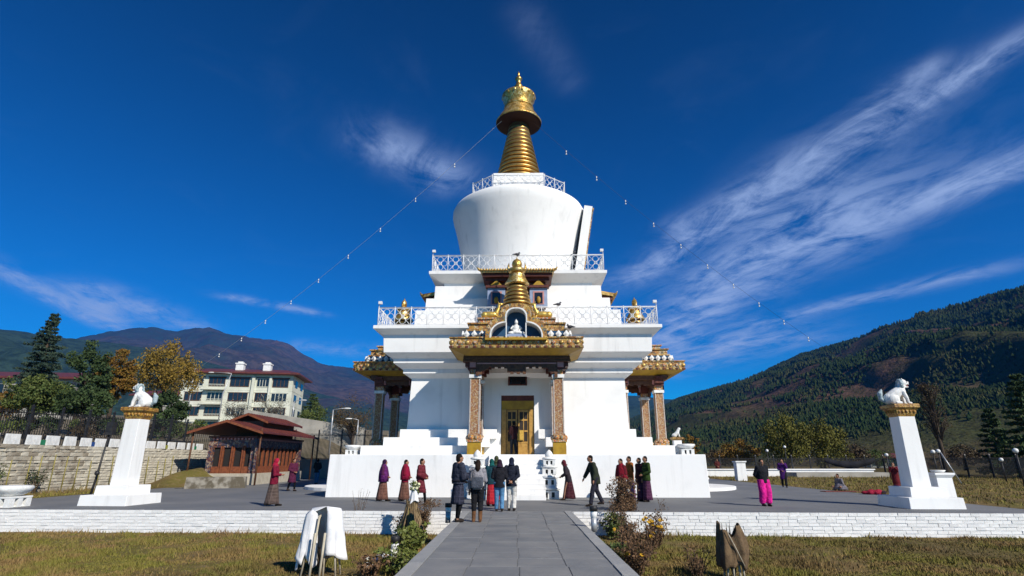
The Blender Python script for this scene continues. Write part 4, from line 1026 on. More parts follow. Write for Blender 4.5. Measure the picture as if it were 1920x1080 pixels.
# black cloth hung on the fence
mb = MB(); n = 14
pl = [(-2.7 + 5.4 * k / n, -.12 * math.sin(k * 1.7), 1.5 - .42 * math.sin(math.pi * k / n) ** .8) for k in range(n + 1)]
vs = pl + [(x, y, z - .75 + .25 * abs(x) / 2.7) for x, y, z in pl]
vs2 = [(x, y + .02, z) for x, y, z in vs]; N = n + 1
mb.add(vs + vs2, [(i, i + 1, N + i + 1, N + i) for i in range(n)] + [(2 * N + i + 1, 2 * N + i, 3 * N + i, 3 * N + i + 1) for i in range(n)] + [(i + 1, i, 2 * N + i, 2 * N + i + 1) for i in range(n)] + [(N + i, N + i + 1, 3 * N + i + 1, 3 * N + i) for i in range(n)], 0, True)
o = mb.build('cloth_banner', M.setdefault('black_cloth', pm('black_cloth', (.006, .007, .012), None, 3., .9))); x_, y_, z_ = at(1595, 872, 60.5); o.location = (x_, y_, .35)
tag(o, 'sagging black cloth banner hung before the back fence', 'banner')

# ------------------------------------------------------------------ prayer wheel pavilion
px_, py_, _ = gr(468, 909); PV = thing('pavilion', 'low prayer wheel pavilion with red roof and painted panels', 'pavilion', (px_, py_, 0), R(1))
A, B = 2.9, 8.2          # along -X (left face) and along +Y .. the near corner is the origin
def pbox(*a, **k): return MB().box(*a, **k)
M['timber_o'] = pm('orange_timber', (.23, .070, .026), (.15, .042, .018), 6., .6, .15)
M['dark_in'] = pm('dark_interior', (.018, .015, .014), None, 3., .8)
M['frieze_dark'] = ornate('dark_frieze', [(.05, .04, .06), (.20, .09, .05), (.04, .05, .09), (.30, .22, .16), (.10, .03, .03)], 8.)
pbox(-A - .3, .3, -.3, B + .3, -.1, .72).build('stone_plinth', 'stone', PV)
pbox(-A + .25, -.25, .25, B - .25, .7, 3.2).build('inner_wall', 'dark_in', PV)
def panel_face(length, mx, n):
    wd = length / n
    for k in range(n):
        mb = MB(); x0 = k * wd
        mb.box(x0 + .02, x0 + .11, -.02, .10, .72, 2.52, 0, mx); mb.box(x0 + wd - .11, x0 + wd - .02, -.02, .10, .72, 2.52, 0, mx)
        mb.box(x0 + .11, x0 + wd - .11, -.01, .10, .72, 1.10, 0, mx); mb.box(x0 + .17, x0 + wd - .17, -.03, .05, .80, 1.02, 2, mx)
        mb.box(x0 + .11, x0 + wd - .11, .03, .10, 1.10, 1.16, 0, mx); mb.box(x0 + .11, x0 + wd - .11, -.01, .10, 2.40, 2.52, 3, mx)
        mb.box(x0 + .11, x0 + wd - .11, .12, .16, 1.10, 2.42, 1, mx)
        p_ = mb.build('panel', ['timber_o', 'dark_in', 'timber_o', 'frieze_dark'], PV)
        MB().lathe([(.05, 1.2), (.17, 1.24), (.17, 2.2), (.05, 2.25)], 12, mx=mx @ tr(x0 + wd / 2, .36, 0)).build('prayer_wheel', 'redwood', PV)
    MB().box(-.02, length + .02, -.05, .14, 2.52, 2.90, 0, mx).build('frieze', 'frieze_dark', PV)
    mb = MB(); nb = int(length / .24)
    for k in range(nb): mb.box(.06 + .24 * k, .18 + .24 * k, -.18, .14, 2.90, 3.02, 0, mx)
    mb.build('beam_ends', ['statue_white' if False else 'pink'], PV)
    MB().box(-.2, length + .2, -.26, .14, 3.02, 3.14, 0, mx).build('cornice', 'redwood', PV)
mxL = tr(-A, 0, 0); panel_face(A, mxL, 4)
mxR = tr(0, 0, 0) @ rz(math.pi / 2); panel_face(B, mxR, 11)
for (x, y) in ((0, 0), (-A, 0), (0, B)): MB().box(x - .16, x + .16, y - .16, y + .16, .72, 3.0).build('corner_post', 'frieze_dark', PV)
def gable_roof(x0, x1, y0, y1, ze, zr, th, name='roof'):
    """ridge along Y"""
    xm = (x0 + x1) / 2; mb = MB()
    for (xa, xb) in ((x0, xm), (x1, xm)):
        vs = [(xa, y0, ze), (xb, y0, zr), (xb, y1, zr), (xa, y1, ze)]; vs += [(x, y, z + th) for x, y, z in vs]
        f_ = [(3, 2, 1, 0), (4, 5, 6, 7), (0, 1, 5, 4), (1, 2, 6, 5), (2, 3, 7, 6), (3, 0, 4, 7)]
        mb.add(vs, f_ if xa < xb else [tuple(reversed(q)) for q in f_])
    n = int((y1 - y0) / .45)
    for s_ in (0, 1):
        for k in range(n + 1):
            y = y0 + (y1 - y0) * k / n; a_ = (x0 if s_ == 0 else x1, y, ze + th + .01)
            mb.tube([a_, (xm, y, zr + th + .01)], .022, 4, smooth=False)
    r = mb.build(name, 'roof_red', PV)
    for y in (y0 - .03, y1 + .03):
        mb = MB()
        for xa in (x0, x1): mb.add([(xa, y - .03, ze - .06), (xm, y - .03, zr - .06), (xm, y - .03, zr + th), (xa, y - .03, ze + th), (xa, y + .03, ze - .06), (xm, y + .03, zr - .06), (xm, y + .03, zr + th), (xa, y + .03, ze + th)],
                                   [(0, 1, 2, 3), (7, 6, 5, 4), (0, 4, 5, 1), (3, 2, 6, 7)])
        mb.build('bargeboard', 'timber_o', r)
    return r
gable_roof(-A - 1.1, 1.0, -1.3, B + 1.4, 3.28, 4.05, .09)
gable_roof(-A - .1, .0, 1.6, B + .2, 4.15, 4.72, .09, 'upper_roof')
pbox(-A + .5, -.5, 2.0, B - .3, 3.1, 4.3).build('roof_core', 'brown', PV)
for (x, y) in ((.75, -1.0), (-A - .85, -1.0), (.75, B + 1.1)): MB().tube([(x, y, 0), (x, y, 3.6)], .06, 6).build('roof_post', 'brown', PV)
tag(MB().box(-1.6, 1.6, -.5, .5, -.05, .62, top=(.04, .04)).build('stone_bench', 'stone_joint', loc=(gr(405, 915)[0], gr(405, 915)[1], 0)), 'dark stone block below the pavilion beside white boulder', 'block').rotation_euler = (0, 0, R(20))
mb = MB(); mb.ball((0, 0, .30), (.42, .36, .42), seg=10, rings=8); mb.v = [(x * (1 + .2 * mnoise.noise((x * 3, y * 3, z * 3))), y, z) for x, y, z in mb.v]
o = mb.build('boulder', 'statue_white'); gx, gy, _ = gr(375, 908); o.location = (gx, gy, -.02); tag(o, 'rounded white painted boulder beside the grassy mound', 'boulder')
# grassy mound between wall and pavilion
mb = MB(); n = 24; vs = []
for j in range(n + 1):
    for i in range(n + 1):
        u, v = i / n * 2 - 1, j / n * 2 - 1; r_ = min(1, math.hypot(u, v)); vs.append((u * 3.0, v * 5, 1.1 * (math.cos(r_ * math.pi) * .5 + .5) + .12 * mnoise.noise((u * 4, v * 4, 0)) - .05))
mb.add(vs, [(j * (n + 1) + i, j * (n + 1) + i + 1, (j + 1) * (n + 1) + i + 1, (j + 1) * (n + 1) + i) for j in range(n) for i in range(n)], 0, True)
tag(mb.build('mound', 'lawn', loc=(-21.6, 38.5, 0)), kind='structure')

# ------------------------------------------------------------------ apartment house on the hill
bx, by = at(440, 760, 118)[:2]; bz = at(452, 792, 118)[2]
AB = thing('apartment_house', 'four storey cream apartment house with red roof on the hill', 'building', (bx, by, bz - 2.5), R(9))
BW, BD, SH = 22.6, 11.0, 3.1
MB().box(-BW / 2, BW / 2, 0, BD, -3, 4 * SH + .3).build('wall', 'cream', AB)
for f in range(4):
    for i, (x0, x1) in enumerate(((-10.2, -7.0), (-5.8, -2.7), (-1.5, 2.2), (3.9, 6.2), (7.2, 10.3))):
        z0 = f * SH + .85; z1 = z0 + 1.6
        wn_ = MB().box(x0, x1, -.10, .0, z0 - .14, z0 - .02).box(x0, x1, -.10, .0, z1 + .02, z1 + .14).box(x0 - .1, x0, -.1, .0, z0 - .14, z1 + .14).box(x1, x1 + .1, -.1, .0, z0 - .14, z1 + .14)
        nn = 4
        for q in range(1, nn): xx = x0 + (x1 - x0) * q / nn; wn_.box(xx - .05, xx + .05, -.09, -.01, z0 - .02, z1 + .02)
        wo_ = wn_.build('window', 'brown' if (f + i) % 3 else 'cream', AB); MB().box(x0 - .3, x1 + .3, -.16, -.0, z1 + .15, z1 + .34).build('lintel', 'redwood' if f == 3 else 'cream', wo_)
        MB().box(x0, x1, -.05, .0, z0 - .02, z1 + .02).build('pane', 'glass', wo_)
    if f in (1, 2, 3):
        bl = MB().box(-6.6, -2.4, -1.3, -.002, f * SH - .1, f * SH + .1); 
        bo = bl.build('balcony', 'cream', AB)
        rl = MB().box(-6.6, -2.4, -1.3, -1.22, f * SH + .95, f * SH + 1.05)
        for q in range(15): rl.box(-6.6 + .3 * q - .02, -6.6 + .3 * q + .02, -1.28, -1.24, f * SH + .1, f * SH + .95)
        rl.build('balustrade', 'cream', bo)
    if f: MB().box(-BW / 2 - .04, BW / 2 + .04, -.04, BD, f * SH - .06, f * SH + .08).build('floor_band', 'cream', AB)
    for y0 in (2.2, 7.4):
        s_ = MB().box(BW / 2, BW / 2 + .06, y0, y0 + 2.2, f * SH + 1.0, f * SH + 2.5); s_.build('window', 'glass', AB)
MB().box(2.9, 3.5, -.5, -.002, -3, 4 * SH).build('pilaster', 'cream', AB); MB().box(6.45, 6.95, -.5, -.002, -3, 4 * SH).build('pilaster', 'cream', AB)
rf = MB(); o_ = 1.5; zt = 4 * SH + .3
rf.add([(-BW / 2 - o_, -o_, zt), (BW / 2 + o_, -o_, zt), (BW / 2 + o_, BD + o_, zt), (-BW / 2 - o_, BD + o_, zt), (-BW / 2 - o_, -o_, zt + .35), (BW / 2 + o_, -o_, zt + .35), (BW / 2 + o_, BD + o_, zt + .35), (-BW / 2 - o_, BD + o_, zt + .35), (-BW / 2 + 3, BD / 2, zt + 1.9), (BW / 2 - 3, BD / 2, zt + 1.9)],
       [(3, 2, 1, 0), (0, 1, 5, 4), (1, 2, 6, 5), (2, 3, 7, 6), (3, 0, 4, 7), (4, 5, 9, 8), (5, 6, 9), (6, 7, 8, 9), (7, 4, 8)])
ro = rf.build('roof', 'roof_red', AB)
for x in (-1.2, 4.6): MB().box(x - .8, x + .8, 3, 4.4, zt + .3, zt + 2.7).box(x - .95, x + .95, 2.85, 4.55, zt + 2.7, zt + 2.95).box(x - .5, x + .5, 3.2, 4.2, zt + 2.95, zt + 3.3).build('chimney', 'statue_white', ro)
tag(MB().box(-24, 14, -1.4, -.9, -9, -1.6).build('retaining_wall', 'stone', loc=(bx, by - 2, bz - .5)), 'stone retaining wall below the cream apartment house', 'wall').rotation_euler = (0, 0, R(9))
x_, y_, z_ = at(565, 835, 84); mb = MB(); mb.add([(-9, 0, -3), (9, 0, -3), (9, .5, -3), (-9, .5, -3), (-9, 0, 5.2), (9, 0, 2.6), (9, .5, 2.6), (-9, .5, 5.2)], [(3, 2, 1, 0), (4, 5, 6, 7), (0, 1, 5, 4), (1, 2, 6, 5), (2, 3, 7, 6), (3, 0, 4, 7)])
tag(mb.build('retaining_wall', 'concrete', loc=(x_, y_, z_)), 'sloping grey concrete wall behind the pavilion roof', 'wall').rotation_euler = (0, 0, R(4))
def small_house(label, x, y, d, wd, dp, h, rot):
    X, Y, Z = at(x, y, d); t_ = thing('house', label, 'house', (X, Y, Z), rot)
    MB().box(-wd / 2, wd / 2, 0, dp, -5, h).build('wall', 'concrete', t_)
    MB().add([(-wd / 2 - 1, -1, h), (wd / 2 + 1, -1, h), (wd / 2 + 1, dp + 1, h), (-wd / 2 - 1, dp + 1, h), (-wd / 2 - 1, -1, h + .3), (wd / 2 + 1, -1, h + .3), (wd / 2 + 1, dp + 1, h + .3), (-wd / 2 - 1, dp + 1, h + .3), (-wd / 2, dp / 2, h + 1.7), (wd / 2, dp / 2, h + 1.7)],
             [(3, 2, 1, 0), (0, 1, 5, 4), (1, 2, 6, 5), (2, 3, 7, 6), (3, 0, 4, 7), (4, 5, 9, 8), (5, 6, 9), (6, 7, 8, 9), (7, 4, 8)]).build('roof', 'roof_red', t_)
    for k in range(4):
        xx = -wd / 2 + wd * (k + .5) / 4; q = MB().box(xx - .7, xx + .7, -.08, 0, h - 2.4, h - .9).build('window', 'glass', t_)
        MB().box(xx - .8, xx + .8, -.14, 0, h - 2.55, h - 2.4).build('sill', 'cream', q)
small_house('low red roofed house behind the bushes at far left', 25, 728, 92, 18, 8, 1.6, R(6))
small_house('pale low house far behind the side lawn banner', 1660, 868, 190, 9, 6, 1.4, R(-10))
small_house('dark red roofed house between the autumn tree and apartments', 300, 765, 135, 14, 8, 3, R(-4))
# ------------------------------------------------------------------ street lamps, globe lamps, strings of bulbs
def street_lamp(label, px, ytop, ybot, d, arm, lean=0., hs_=1.):
    X, Y, Zt = at(px, ytop, d); _, _, Zb = at(px, ybot, d)
    t_ = thing('street_lamp', label, 'lamp', (X, Y, Zb), 0, 'street lamps behind the terrace')
    H_ = Zt - Zb
    MB().tube([(0, 0, -1.0), (0, 0, H_ * .6), (lean, 0, H_)], [.11, .09, .06], 8).build('pole', 'pole', t_)
    MB().tube([(lean, 0, H_ - .02), (lean + arm * .6, 0, H_ + .12), (lean + arm, 0, H_ + .16)], [.05, .045, .04], 6).build('arm', 'pole', t_)
    s = 1 if arm > 0 else -1
    hd = MB(); hd.ball((lean + arm + s * .35, 0, H_ + .14), (.5 * hs_, .16 * hs_, .10 * hs_)); hd.build('lamp_head', 'globe', t_); return t_
street_lamp('tall street lamp before the apartment house, arm to the left', 424, 700, 800, 88, -3.0, .9)
street_lamp('short street lamp pole right of the apartment house', 552, 752, 808, 92, 1.2)
street_lamp('street lamp above the dark fence, arm to the right', 625, 768, 838, 70, 1.4)
street_lamp('small street lamp nearest the dark left porch', 672, 787, 838, 78, -1.0)
street_lamp('thin tall lamp pole beside the yellow autumn tree', 366, 690, 780, 92, -1.2)
t_ = thing('leaning_pole', 'bare white leaning pole in front of the willows', 'pole', (*gr(1490, 884)[:2], 0), 0); MB().tube([(0, 0, 0), (-.45, 0, 2.9)], [.09, .06], 8).build('shaft', 'pole', t_)
def globe_lamp(label, px, yt, d, zb=0., r=.15, mat='black_iron'):
    X, Y, Z = at(px, yt, d); t_ = thing('globe_lamp', label, 'lamp', (X, Y, zb), 0, 'white globe garden lamps')
    MB().tube([(0, 0, 0), (0, 0, Z - zb - r * .6)], [.05, .035], 6).ball((0, 0, Z - zb - r * .9), (.09, .09, .06), seg=8, rings=5).build('post', mat, t_)
    MB().ball((0, 0, Z - zb), r, seg=14, rings=10).build('globe', 'globe', t_)
for lab, px, yt, d in (('white globe lamp behind the orange tree', 1438, 845, 60), ('white globe lamp left of the bare lamp pole', 1471, 838, 62),
                       ('white globe lamp left of the lion pillar', 1662, 853, 50), ('smaller globe of the pair right of the lion pillar', 1749, 847, 43),
                       ('larger globe of the pair right of the lion pillar', 1759, 846, 42), ('low globe lamp right of the lion pillar', 1877, 862, 44), ('biggest globe lamp, nearest the dark conifers', 1904, 845, 34), ('globe lamp seen between the dark left porch columns', 707, 810, 46)):
    globe_lamp(lab, px, yt, d, 0 if px > 900 else 1.2)
# black lamp on the stone wall side
X, Y, Z = at(210, 800, 24.5); t_ = thing('lamp_post', 'black lamp post beside the white lion pillar', 'lamp', (X, Y, 0), 0)
MB().tube([(-.3, 0, 0), (-.2, 0, .8), (-.05, 0, Z - .3)], [.05, .045, .03], 6).ball((-.2, 0, 1.05), .10, seg=8, rings=6).build('post', 'black_iron', t_); MB().box(-.15, .15, -.12, .12, Z - .35, Z + .2).box(-.11, .11, -.14, -.10, Z - .2, Z + .1).build('lamp_box', 'black_iron', t_)
t_ = thing('leaning_pole', 'thin leaning pale pole right of the lion pillar', 'pole', (*gr(1803, 907)[:2], 0), 0); MB().tube([(0, 0, 0), (-.75, .3, 2.1)], .04, 6).build('shaft', 'pole', t_)
def light_string(label, a, b_, sag, n, bulb, cab='statue_white', cr_=.02):
    a, b_ = Vector(a), Vector(b_); t_ = thing('light_string', label, 'light string', b_, 0, 'strings of bulbs from the spire')
    P = lambda f: a.lerp(b_, f) - Vector((0, 0, 4 * sag * f * (1 - f)))
    MB().tube([P(k / 40) - b_ for k in range(41)], cr_, 4).build('cable', cab, t_)
    me = MB().tube([(0, 0, 0), (0, 0, -.16)], .035, 6).ball((0, 0, -.28), bulb, seg=10, rings=8).mesh('bulb', ['globe'])
    for k in range(1, n): link('bulb', me, t_, P((k / n) ** .92) - b_)
light_string('string of white bulbs from the spire down to the left', (-1.1, 33.6, 24.9), at(372, 690, 52), .9, 10, .06, 'statue_white', .013)
light_string('string of white bulbs from the spire down to the right', (1.1, 33.6, 24.9), at(1560, 662, 40), .7, 11, .055, 'black_iron', .009)

# ------------------------------------------------------------------ trees
def foliage_mat(name, dark, mid, light, sc=.6):
    m, t, b, oc = new_mat(name); p = wpos(t)
    n1 = t.noise(p, sc, 4); n2 = t.noise(p, sc * 9, 2)
    c = t.mix(t.mapr(n1, .35, .65), dark, mid); c = t.mix(t.mapr(n2, .45, .75), c, light)
    t.put(b.inputs['Base Color'], c); b.inputs['Roughness'].default_value = .75; b.inputs['Specular IOR Level'].default_value = .15
    return m
M['f_dark'] = foliage_mat('dark_evergreen', (.026, .048, .018), (.050, .082, .028), (.078, .105, .040))
M['f_spruce'] = foliage_mat('spruce_needles', (.022, .044, .034), (.042, .068, .046), (.065, .09, .058))
M['f_green'] = foliage_mat('green_leaves', (.050, .078, .020), (.090, .118, .029), (.14, .15, .048))
M['f_yellow'] = foliage_mat('yellow_autumn', (.14, .10, .020), (.24, .155, .026), (.31, .21, .05))
M['f_orange'] = foliage_mat('orange_autumn', (.13, .065, .016), (.22, .115, .020), (.17, .15, .03))
M['f_willow'] = foliage_mat('willow_leaves', (.075, .075, .016), (.130, .124, .024), (.18, .165, .04))
M['f_brown'] = foliage_mat('brown_twigs', (.060, .042, .022), (.095, .068, .036), (.12, .09, .05))
M['f_blossom'] = foliage_mat('pale_twigs', (.16, .15, .11), (.26, .25, .19), (.34, .33, .27))
M['bark'] = pm('bark', (.085, .062, .042), (.05, .035, .025), 6., .95, .6, 15.)
def tree(name, label, px, ytop, ybot, wpx, d, leaf, n=5000, size=.34, shape='round', trunk=.22, limbs=9, zb=None, droop=0., group=None, seed=None, gaps=.75, bare=False):
    rs = random.Random(seed or px * 7 + ytop)
    X, Y, Zt = at(px, ytop, d); Zb = at(px, ybot, d)[2] if zb is None else zb
    H_ = Zt - Zb; wd = wpx * d * .97 / 1015
    t_ = thing(name, label, 'tree', (X, Y, Zb), rs.uniform(0, 6), group)
    mb = MB(); tips = []
    top = H_ * (.55 if shape != 'poplar' else .95)
    tk = [(0, 0, -1.0), (rs.uniform(-.1, .1), 0, top * .4), (rs.uniform(-.3, .3), rs.uniform(-.3, .3), top)]
    mb.tube(tk, [trunk * 1.2, trunk, trunk * .4], 8)
    for k in range(limbs * (3 if bare else 1)):
        f_ = .30 + .65 * rs.random(); a = rs.uniform(0, 6.28); z0 = top * f_ * .95; base = Vector((0, 0, z0))
        if shape == 'poplar': r_ = wd * .42 * (1 - abs(f_ - .5)); e = Vector((r_ * math.cos(a) * .8, r_ * math.sin(a) * .8, min(H_ * .98, z0 + H_ * rs.uniform(.18, .32))))
        else:
            q = rs.uniform(.55, .95); e = Vector((wd * .5 * q * math.cos(a), wd * .5 * q * math.sin(a), H_ * (.42 + .5 * rs.random() * (1.15 - q * .5))))
        mid = base.lerp(e, .5) + Vector((0, 0, H_ * .05))
        mb.tube([base, mid, e], [trunk * .42, trunk * .24, trunk * .06], 5)
        tips.append(tuple(e)); tips.append(tuple(mid.lerp(e, .5)))
        if bare:
            for q in range(4):
                b0 = mid.lerp(e, rs.random()); b1 = b0 + Vector((rs.uniform(-1, 1), rs.uniform(-1, 1), rs.uniform(.2, 1.2))) * wd * .13; mb.tube([b0, b1], [trunk * .1, .01], 4, smooth=False); tips.append(tuple(b1))
    mb.build('trunk', 'bark', t_)
    clumps = list(tips)
    for k in range(26):
        a = rs.uniform(0, 6.28); z = rs.random()
        if shape == 'poplar': rad = wd * .5 * math.sin(math.pi * (z * .9 + .07)) ** .7 * rs.random() ** .5; cz = H_ * (.1 + .88 * z)
        elif shape == 'cone': rad = wd * .5 * (1 - z) ** .9 * rs.random() ** .4; cz = H_ * (.08 + .9 * z)
        else: rad = wd * .46 * math.sin(math.pi * (.16 + .8 * z)) * rs.random() ** .45; cz = H_ * (.30 + .66 * z)
        clumps.append((rad * math.cos(a), rad * math.sin(a), cz))
    sp = wd * (.13 if shape != 'poplar' else .10)
    pts = [leaf_pts(clumps, (sp, sp, sp * (.8 + droop)), int(n * gaps), size, .5, droop)]
    # loose leaves through the whole volume keep the outline uneven
    vol = [(wd * .40 * rs.uniform(-1, 1) * (.6 if shape == 'poplar' else 1), wd * .40 * rs.uniform(-1, 1), H_ * rs.uniform(.30, .88)) for _ in range(40)]
    if shape == 'round': pts.append(leaf_pts(vol, wd * .10, int(n * (1 - gaps)), size, .5, droop))
    leaves('crown', leaf, t_, pts)
    return t_
def conifer(label, px, ytop, ybot, wpx, d, leaf='f_spruce', whorls=17, zb=None, group=None):
    rs = random.Random(px + ytop)
    X, Y, Zt = at(px, ytop, d); Zb = at(px, ybot, d)[2] if zb is None else zb; H_ = Zt - Zb; wd = wpx * d * .97 / 1015
    t_ = thing('conifer_tree', label, 'tree', (X, Y, Zb), 0, group)
    mb = MB().tube([(0, 0, -1), (0, 0, H_ * .5), (.1, 0, H_ * .98)], [.3, .18, .03], 8); arrs = []
    for k in range(whorls):
        f_ = (k + .5) / whorls; z = H_ * (.06 + .92 * f_); L = wd * .5 * (1 - f_) ** .75 * rs.uniform(.75, 1.12) + .25
        nb = rs.choice([5, 6, 7])
        for q in range(nb):
            a = 6.28 * q / nb + rs.uniform(-.3, .3); l_ = L * rs.uniform(.65, 1.1); e = (l_ * math.cos(a), l_ * math.sin(a), z - l_ * rs.uniform(.10, .35) + .25)
            mb.tube([(0, 0, z), (e[0] * .6, e[1] * .6, z - l_ * .08), e], [.05, .035, .01], 4, smooth=False)
            cs = [(e[0] * u, e[1] * u, z + (e[2] - z) * u) for u in (.25, .45, .65, .82, .97)]
            arrs.append(leaf_pts(cs, (l_ * .13 + .1, l_ * .13 + .1, .16), int(40 + l_ * 34), .38, .38, .7))
    mb.build('trunk', 'bark', t_); leaves('crown', leaf, t_, arrs); return t_
conifer('tall dark spruce rising above the hillside bushes', 104, 586, 775, 98, 72, whorls=27)
conifer('small dark conifer right of the apartment house', 588, 738, 800, 50, 104, 'f_dark', 11)
tree('evergreen_tree', 'dense dark green evergreen beside the orange autumn tree', 176, 640, 790, 88, 58, 'f_dark', 9000, .30, 'cone', limbs=14)
tree('autumn_tree', 'orange brown autumn tree behind the left lion', 232, 655, 785, 66, 62, 'f_orange', 6800, .30, limbs=10)
tree('autumn_tree', 'broad yellow autumn tree left of the apartment house', 325, 645, 770, 112, 78, 'f_yellow', 9000, .32, droop=.8, limbs=12)
tree('evergreen_tree', 'rounded green bush tree on the bank at far left', 78, 706, 800, 108, 50, 'f_green', 6500, .26, limbs=9)
tree('evergreen_tree', 'dark green tree between the lion and the apartments', 320, 735, 822, 72, 56, 'f_dark', 5000, .26, limbs=8)
tree('broadleaf_tree', 'low dark green tree below the dense evergreen', 170, 725, 805, 92, 50, 'f_dark', 5000, .26, limbs=8)
tree('broadleaf_tree', 'olive tree at the far left edge of the bank', 12, 735, 800, 70, 62, 'f_orange', 2600, .28, limbs=8)
tree('bare_tree', 'pale twiggy tree before the apartment house windows', 452, 742, 815, 62, 90, 'f_blossom', 900, .22, bare=True, limbs=8, trunk=.14)
tree('bare_tree', 'pale twiggy tree at the right end of the apartments', 512, 735, 812, 60, 92, 'f_blossom', 1000, .22, bare=True, limbs=8, trunk=.14)
tree('bare_tree', 'leafless brown tree beyond the dark left porch', 668, 735, 850, 84, 84, 'f_brown', 2600, .22, bare=True, limbs=9, trunk=.2)
tree('autumn_tree', 'dull orange tree behind the street lamp by the porch', 640, 790, 850, 60, 96, 'f_orange', 1800, .3, limbs=8)
tree('autumn_tree', 'dark green tree hanging over the concrete wall', 590, 758, 830, 56, 98, 'f_green', 2200, .3, limbs=8, droop=.5)
tree('autumn_tree', 'low orange tree behind the back fence', 1380, 826, 876, 78, 78, 'f_orange', 3600, .3, zb=-.2, limbs=8)
tree('autumn_tree', 'small orange tree peeking past the chorten corner', 1292, 815, 872, 34, 88, 'f_orange', 1600, .3, zb=-.2, limbs=7)
tree('willow_tree', 'left olive green willow behind the back fence', 1468, 787, 880, 92, 72, 'f_willow', 7000, .30, zb=-.2, droop=1.2, limbs=11)
tree('willow_tree', 'right olive green willow behind the back fence', 1535, 795, 880, 88, 74, 'f_willow', 6600, .30, zb=-.2, droop=1.2, limbs=11)
tree('poplar_tree', 'tall bare brown poplar beside the lion pillar', 1738, 722, 880, 66, 64, 'f_brown', 2600, .16, 'poplar', zb=-.2, limbs=22, bare=True)
conifer('dark conifer cut by the right edge of the picture', 1903, 700, 890, 110, 52, 'f_dark', 17, -.2)
conifer('lower dark conifer left of the edge conifer', 1850, 765, 890, 70, 62, 'f_dark', 13, -.2)
for k, (px, yt, wp, d, lf) in enumerate(((1600, 832, 50, 100, 'f_brown'), (1640, 845, 60, 110, 'f_green'), (1340, 845, 50, 110, 'f_brown'), (1800, 835, 60, 90, 'f_brown'))):
    tree('far_tree', ['brown bushy tree behind the black banner', 'green bushy tree far behind the white low house', 'brown bush tree far behind the chorten base', 'rusty low tree right of the poplar'][k], px, yt, 880, wp, d, lf, 1800, .36, zb=-.3, limbs=6)
# shrubs filling the bank behind the left fence
for k in range(11):
    px = -20 + k * 38 + random.uniform(-8, 8); d = random.uniform(44, 60); X, Y, _ = at(px, 780, d); zb = hill_z(X, Y)
    t_ = thing('shrub', 'low %s shrub, %s from the left on the fenced bank' % (['dark green', 'olive', 'tan'][k % 3], ORD[k]), 'shrub', (X, Y, zb), random.uniform(0, 6), 'shrubs on the left bank')
    mb = MB(); tips = []
    for q in range(6):
        a = random.uniform(0, 6.28); tip = (.9 * math.cos(a), .9 * math.sin(a), random.uniform(.6, 1.8)); mb.tube([(0, 0, -.2), tip], [.04, .01], 4, smooth=False); tips.append(tip)
    mb.build('stem', 'bark', t_); leaves('foliage', ['f_dark', 'f_green', 'f_brown'][k % 3], t_, [leaf_pts(tips, (.7, .7, .5), 700, .22)])

# ------------------------------------------------------------------ garden along the path
M['sheet'] = pm('white_sheet', (.80, .80, .80), (.62, .63, .66), 3., .9, .5, 9.)
M['burlap'] = pm('burlap', (.16, .105, .055), (.09, .058, .032), 8., .95, .7, 40.)
def drape(rt, rb, h, n=40, rows=14, ripple=.12, open_=None, seed=1, flat=.7):
    """cloth thrown over sticks: rings with growing folds"""
    vs = []; fs = []
    for i in range(rows + 1):
        t_ = i / rows; r_ = rt + (rb - rt) * t_ ** .8
        for k in range(n + 1):
            u = k / n; a = 2 * math.pi * (u if open_ is None else open_[0] + (open_[1] - open_[0]) * u)
            rip = 1 + ripple * t_ ** .6 * math.sin(a * 7 + seed) + ripple * .7 * mnoise.noise((math.cos(a) * 2, math.sin(a) * 2, t_ * 3 + seed))
            hem = h * (1 + .10 * math.sin(a * 3 + seed) * 1 + .06 * mnoise.noise((a, seed, 0)))
            top = .05 * math.sin(a * 2 + seed)
            vs.append((r_ * rip * math.cos(a), r_ * rip * math.sin(a) * flat, top - hem * t_))
    N = n + 1
    for i in range(rows):
        for k in range(n): fs.append((i * N + k, (i + 1) * N + k, (i + 1) * N + k + 1, i * N + k + 1))
    if open_ is None or True:
        c = len(vs); vs.append((0, 0, .08)); fs += [(c, k, k + 1) for k in range(n)]
    return vs, fs
def solid(o, th=.012):
    s = o.modifiers.new('s', 'SOLIDIFY'); s.thickness = th; return o
x_, y_, _ = gr(600, 1078, LZ); t_ = thing('covered_shrub', 'garden shrub wrapped in a white sheet over bamboo sticks', 'plant', (x_, y_, LZ), 0)
v, f = drape(.30, .50, .92, open_=(.80, 1.62), seed=2.2, ripple=.13); mb = MB().add([(a, b_, z + 1.26) for a, b_, z in v], f, 0, True); solid(mb.build('sheet', 'sheet', t_))
v, f = drape(.14, .22, .95, open_=(.30, .95), seed=4.0, ripple=.10); mb = MB().add([(a - .28, b_ - .05, z + 1.20) for a, b_, z in v], f, 0, True); solid(mb.build('sheet', 'sheet', t_))
M['cane'] = pm('pale_cane', (.52, .47, .36), (.38, .33, .24), 8., .7)
for k in range(9):
    a = 2 * math.pi * k / 9 + .2; MB().tube([(.42 * math.cos(a), .30 * math.sin(a), -.05), (.24 * math.cos(a), .18 * math.sin(a), 1.15)], .022, 6).build('stick', 'cane', t_)
for xx in (-.08, .12): MB().tube([(xx, -.42, -.05), (xx + .02, -.36, .85)], .026, 6).build('stick', 'cane', t_)
tw = MB()
for k in range(14): a = random.uniform(0, 6.28); tw.tube([(0, 0, 0), (.25 * math.cos(a), .2 * math.sin(a), random.uniform(.4, 1.0))], [.015, .005], 4, smooth=False)
tw.build('twigs', 'twig', t_)
x_, y_, _ = gr(1378, 1088, LZ); t_ = thing('covered_shrub', 'garden shrub wrapped in brown burlap over pale canes', 'plant', (x_, y_, LZ), 0)
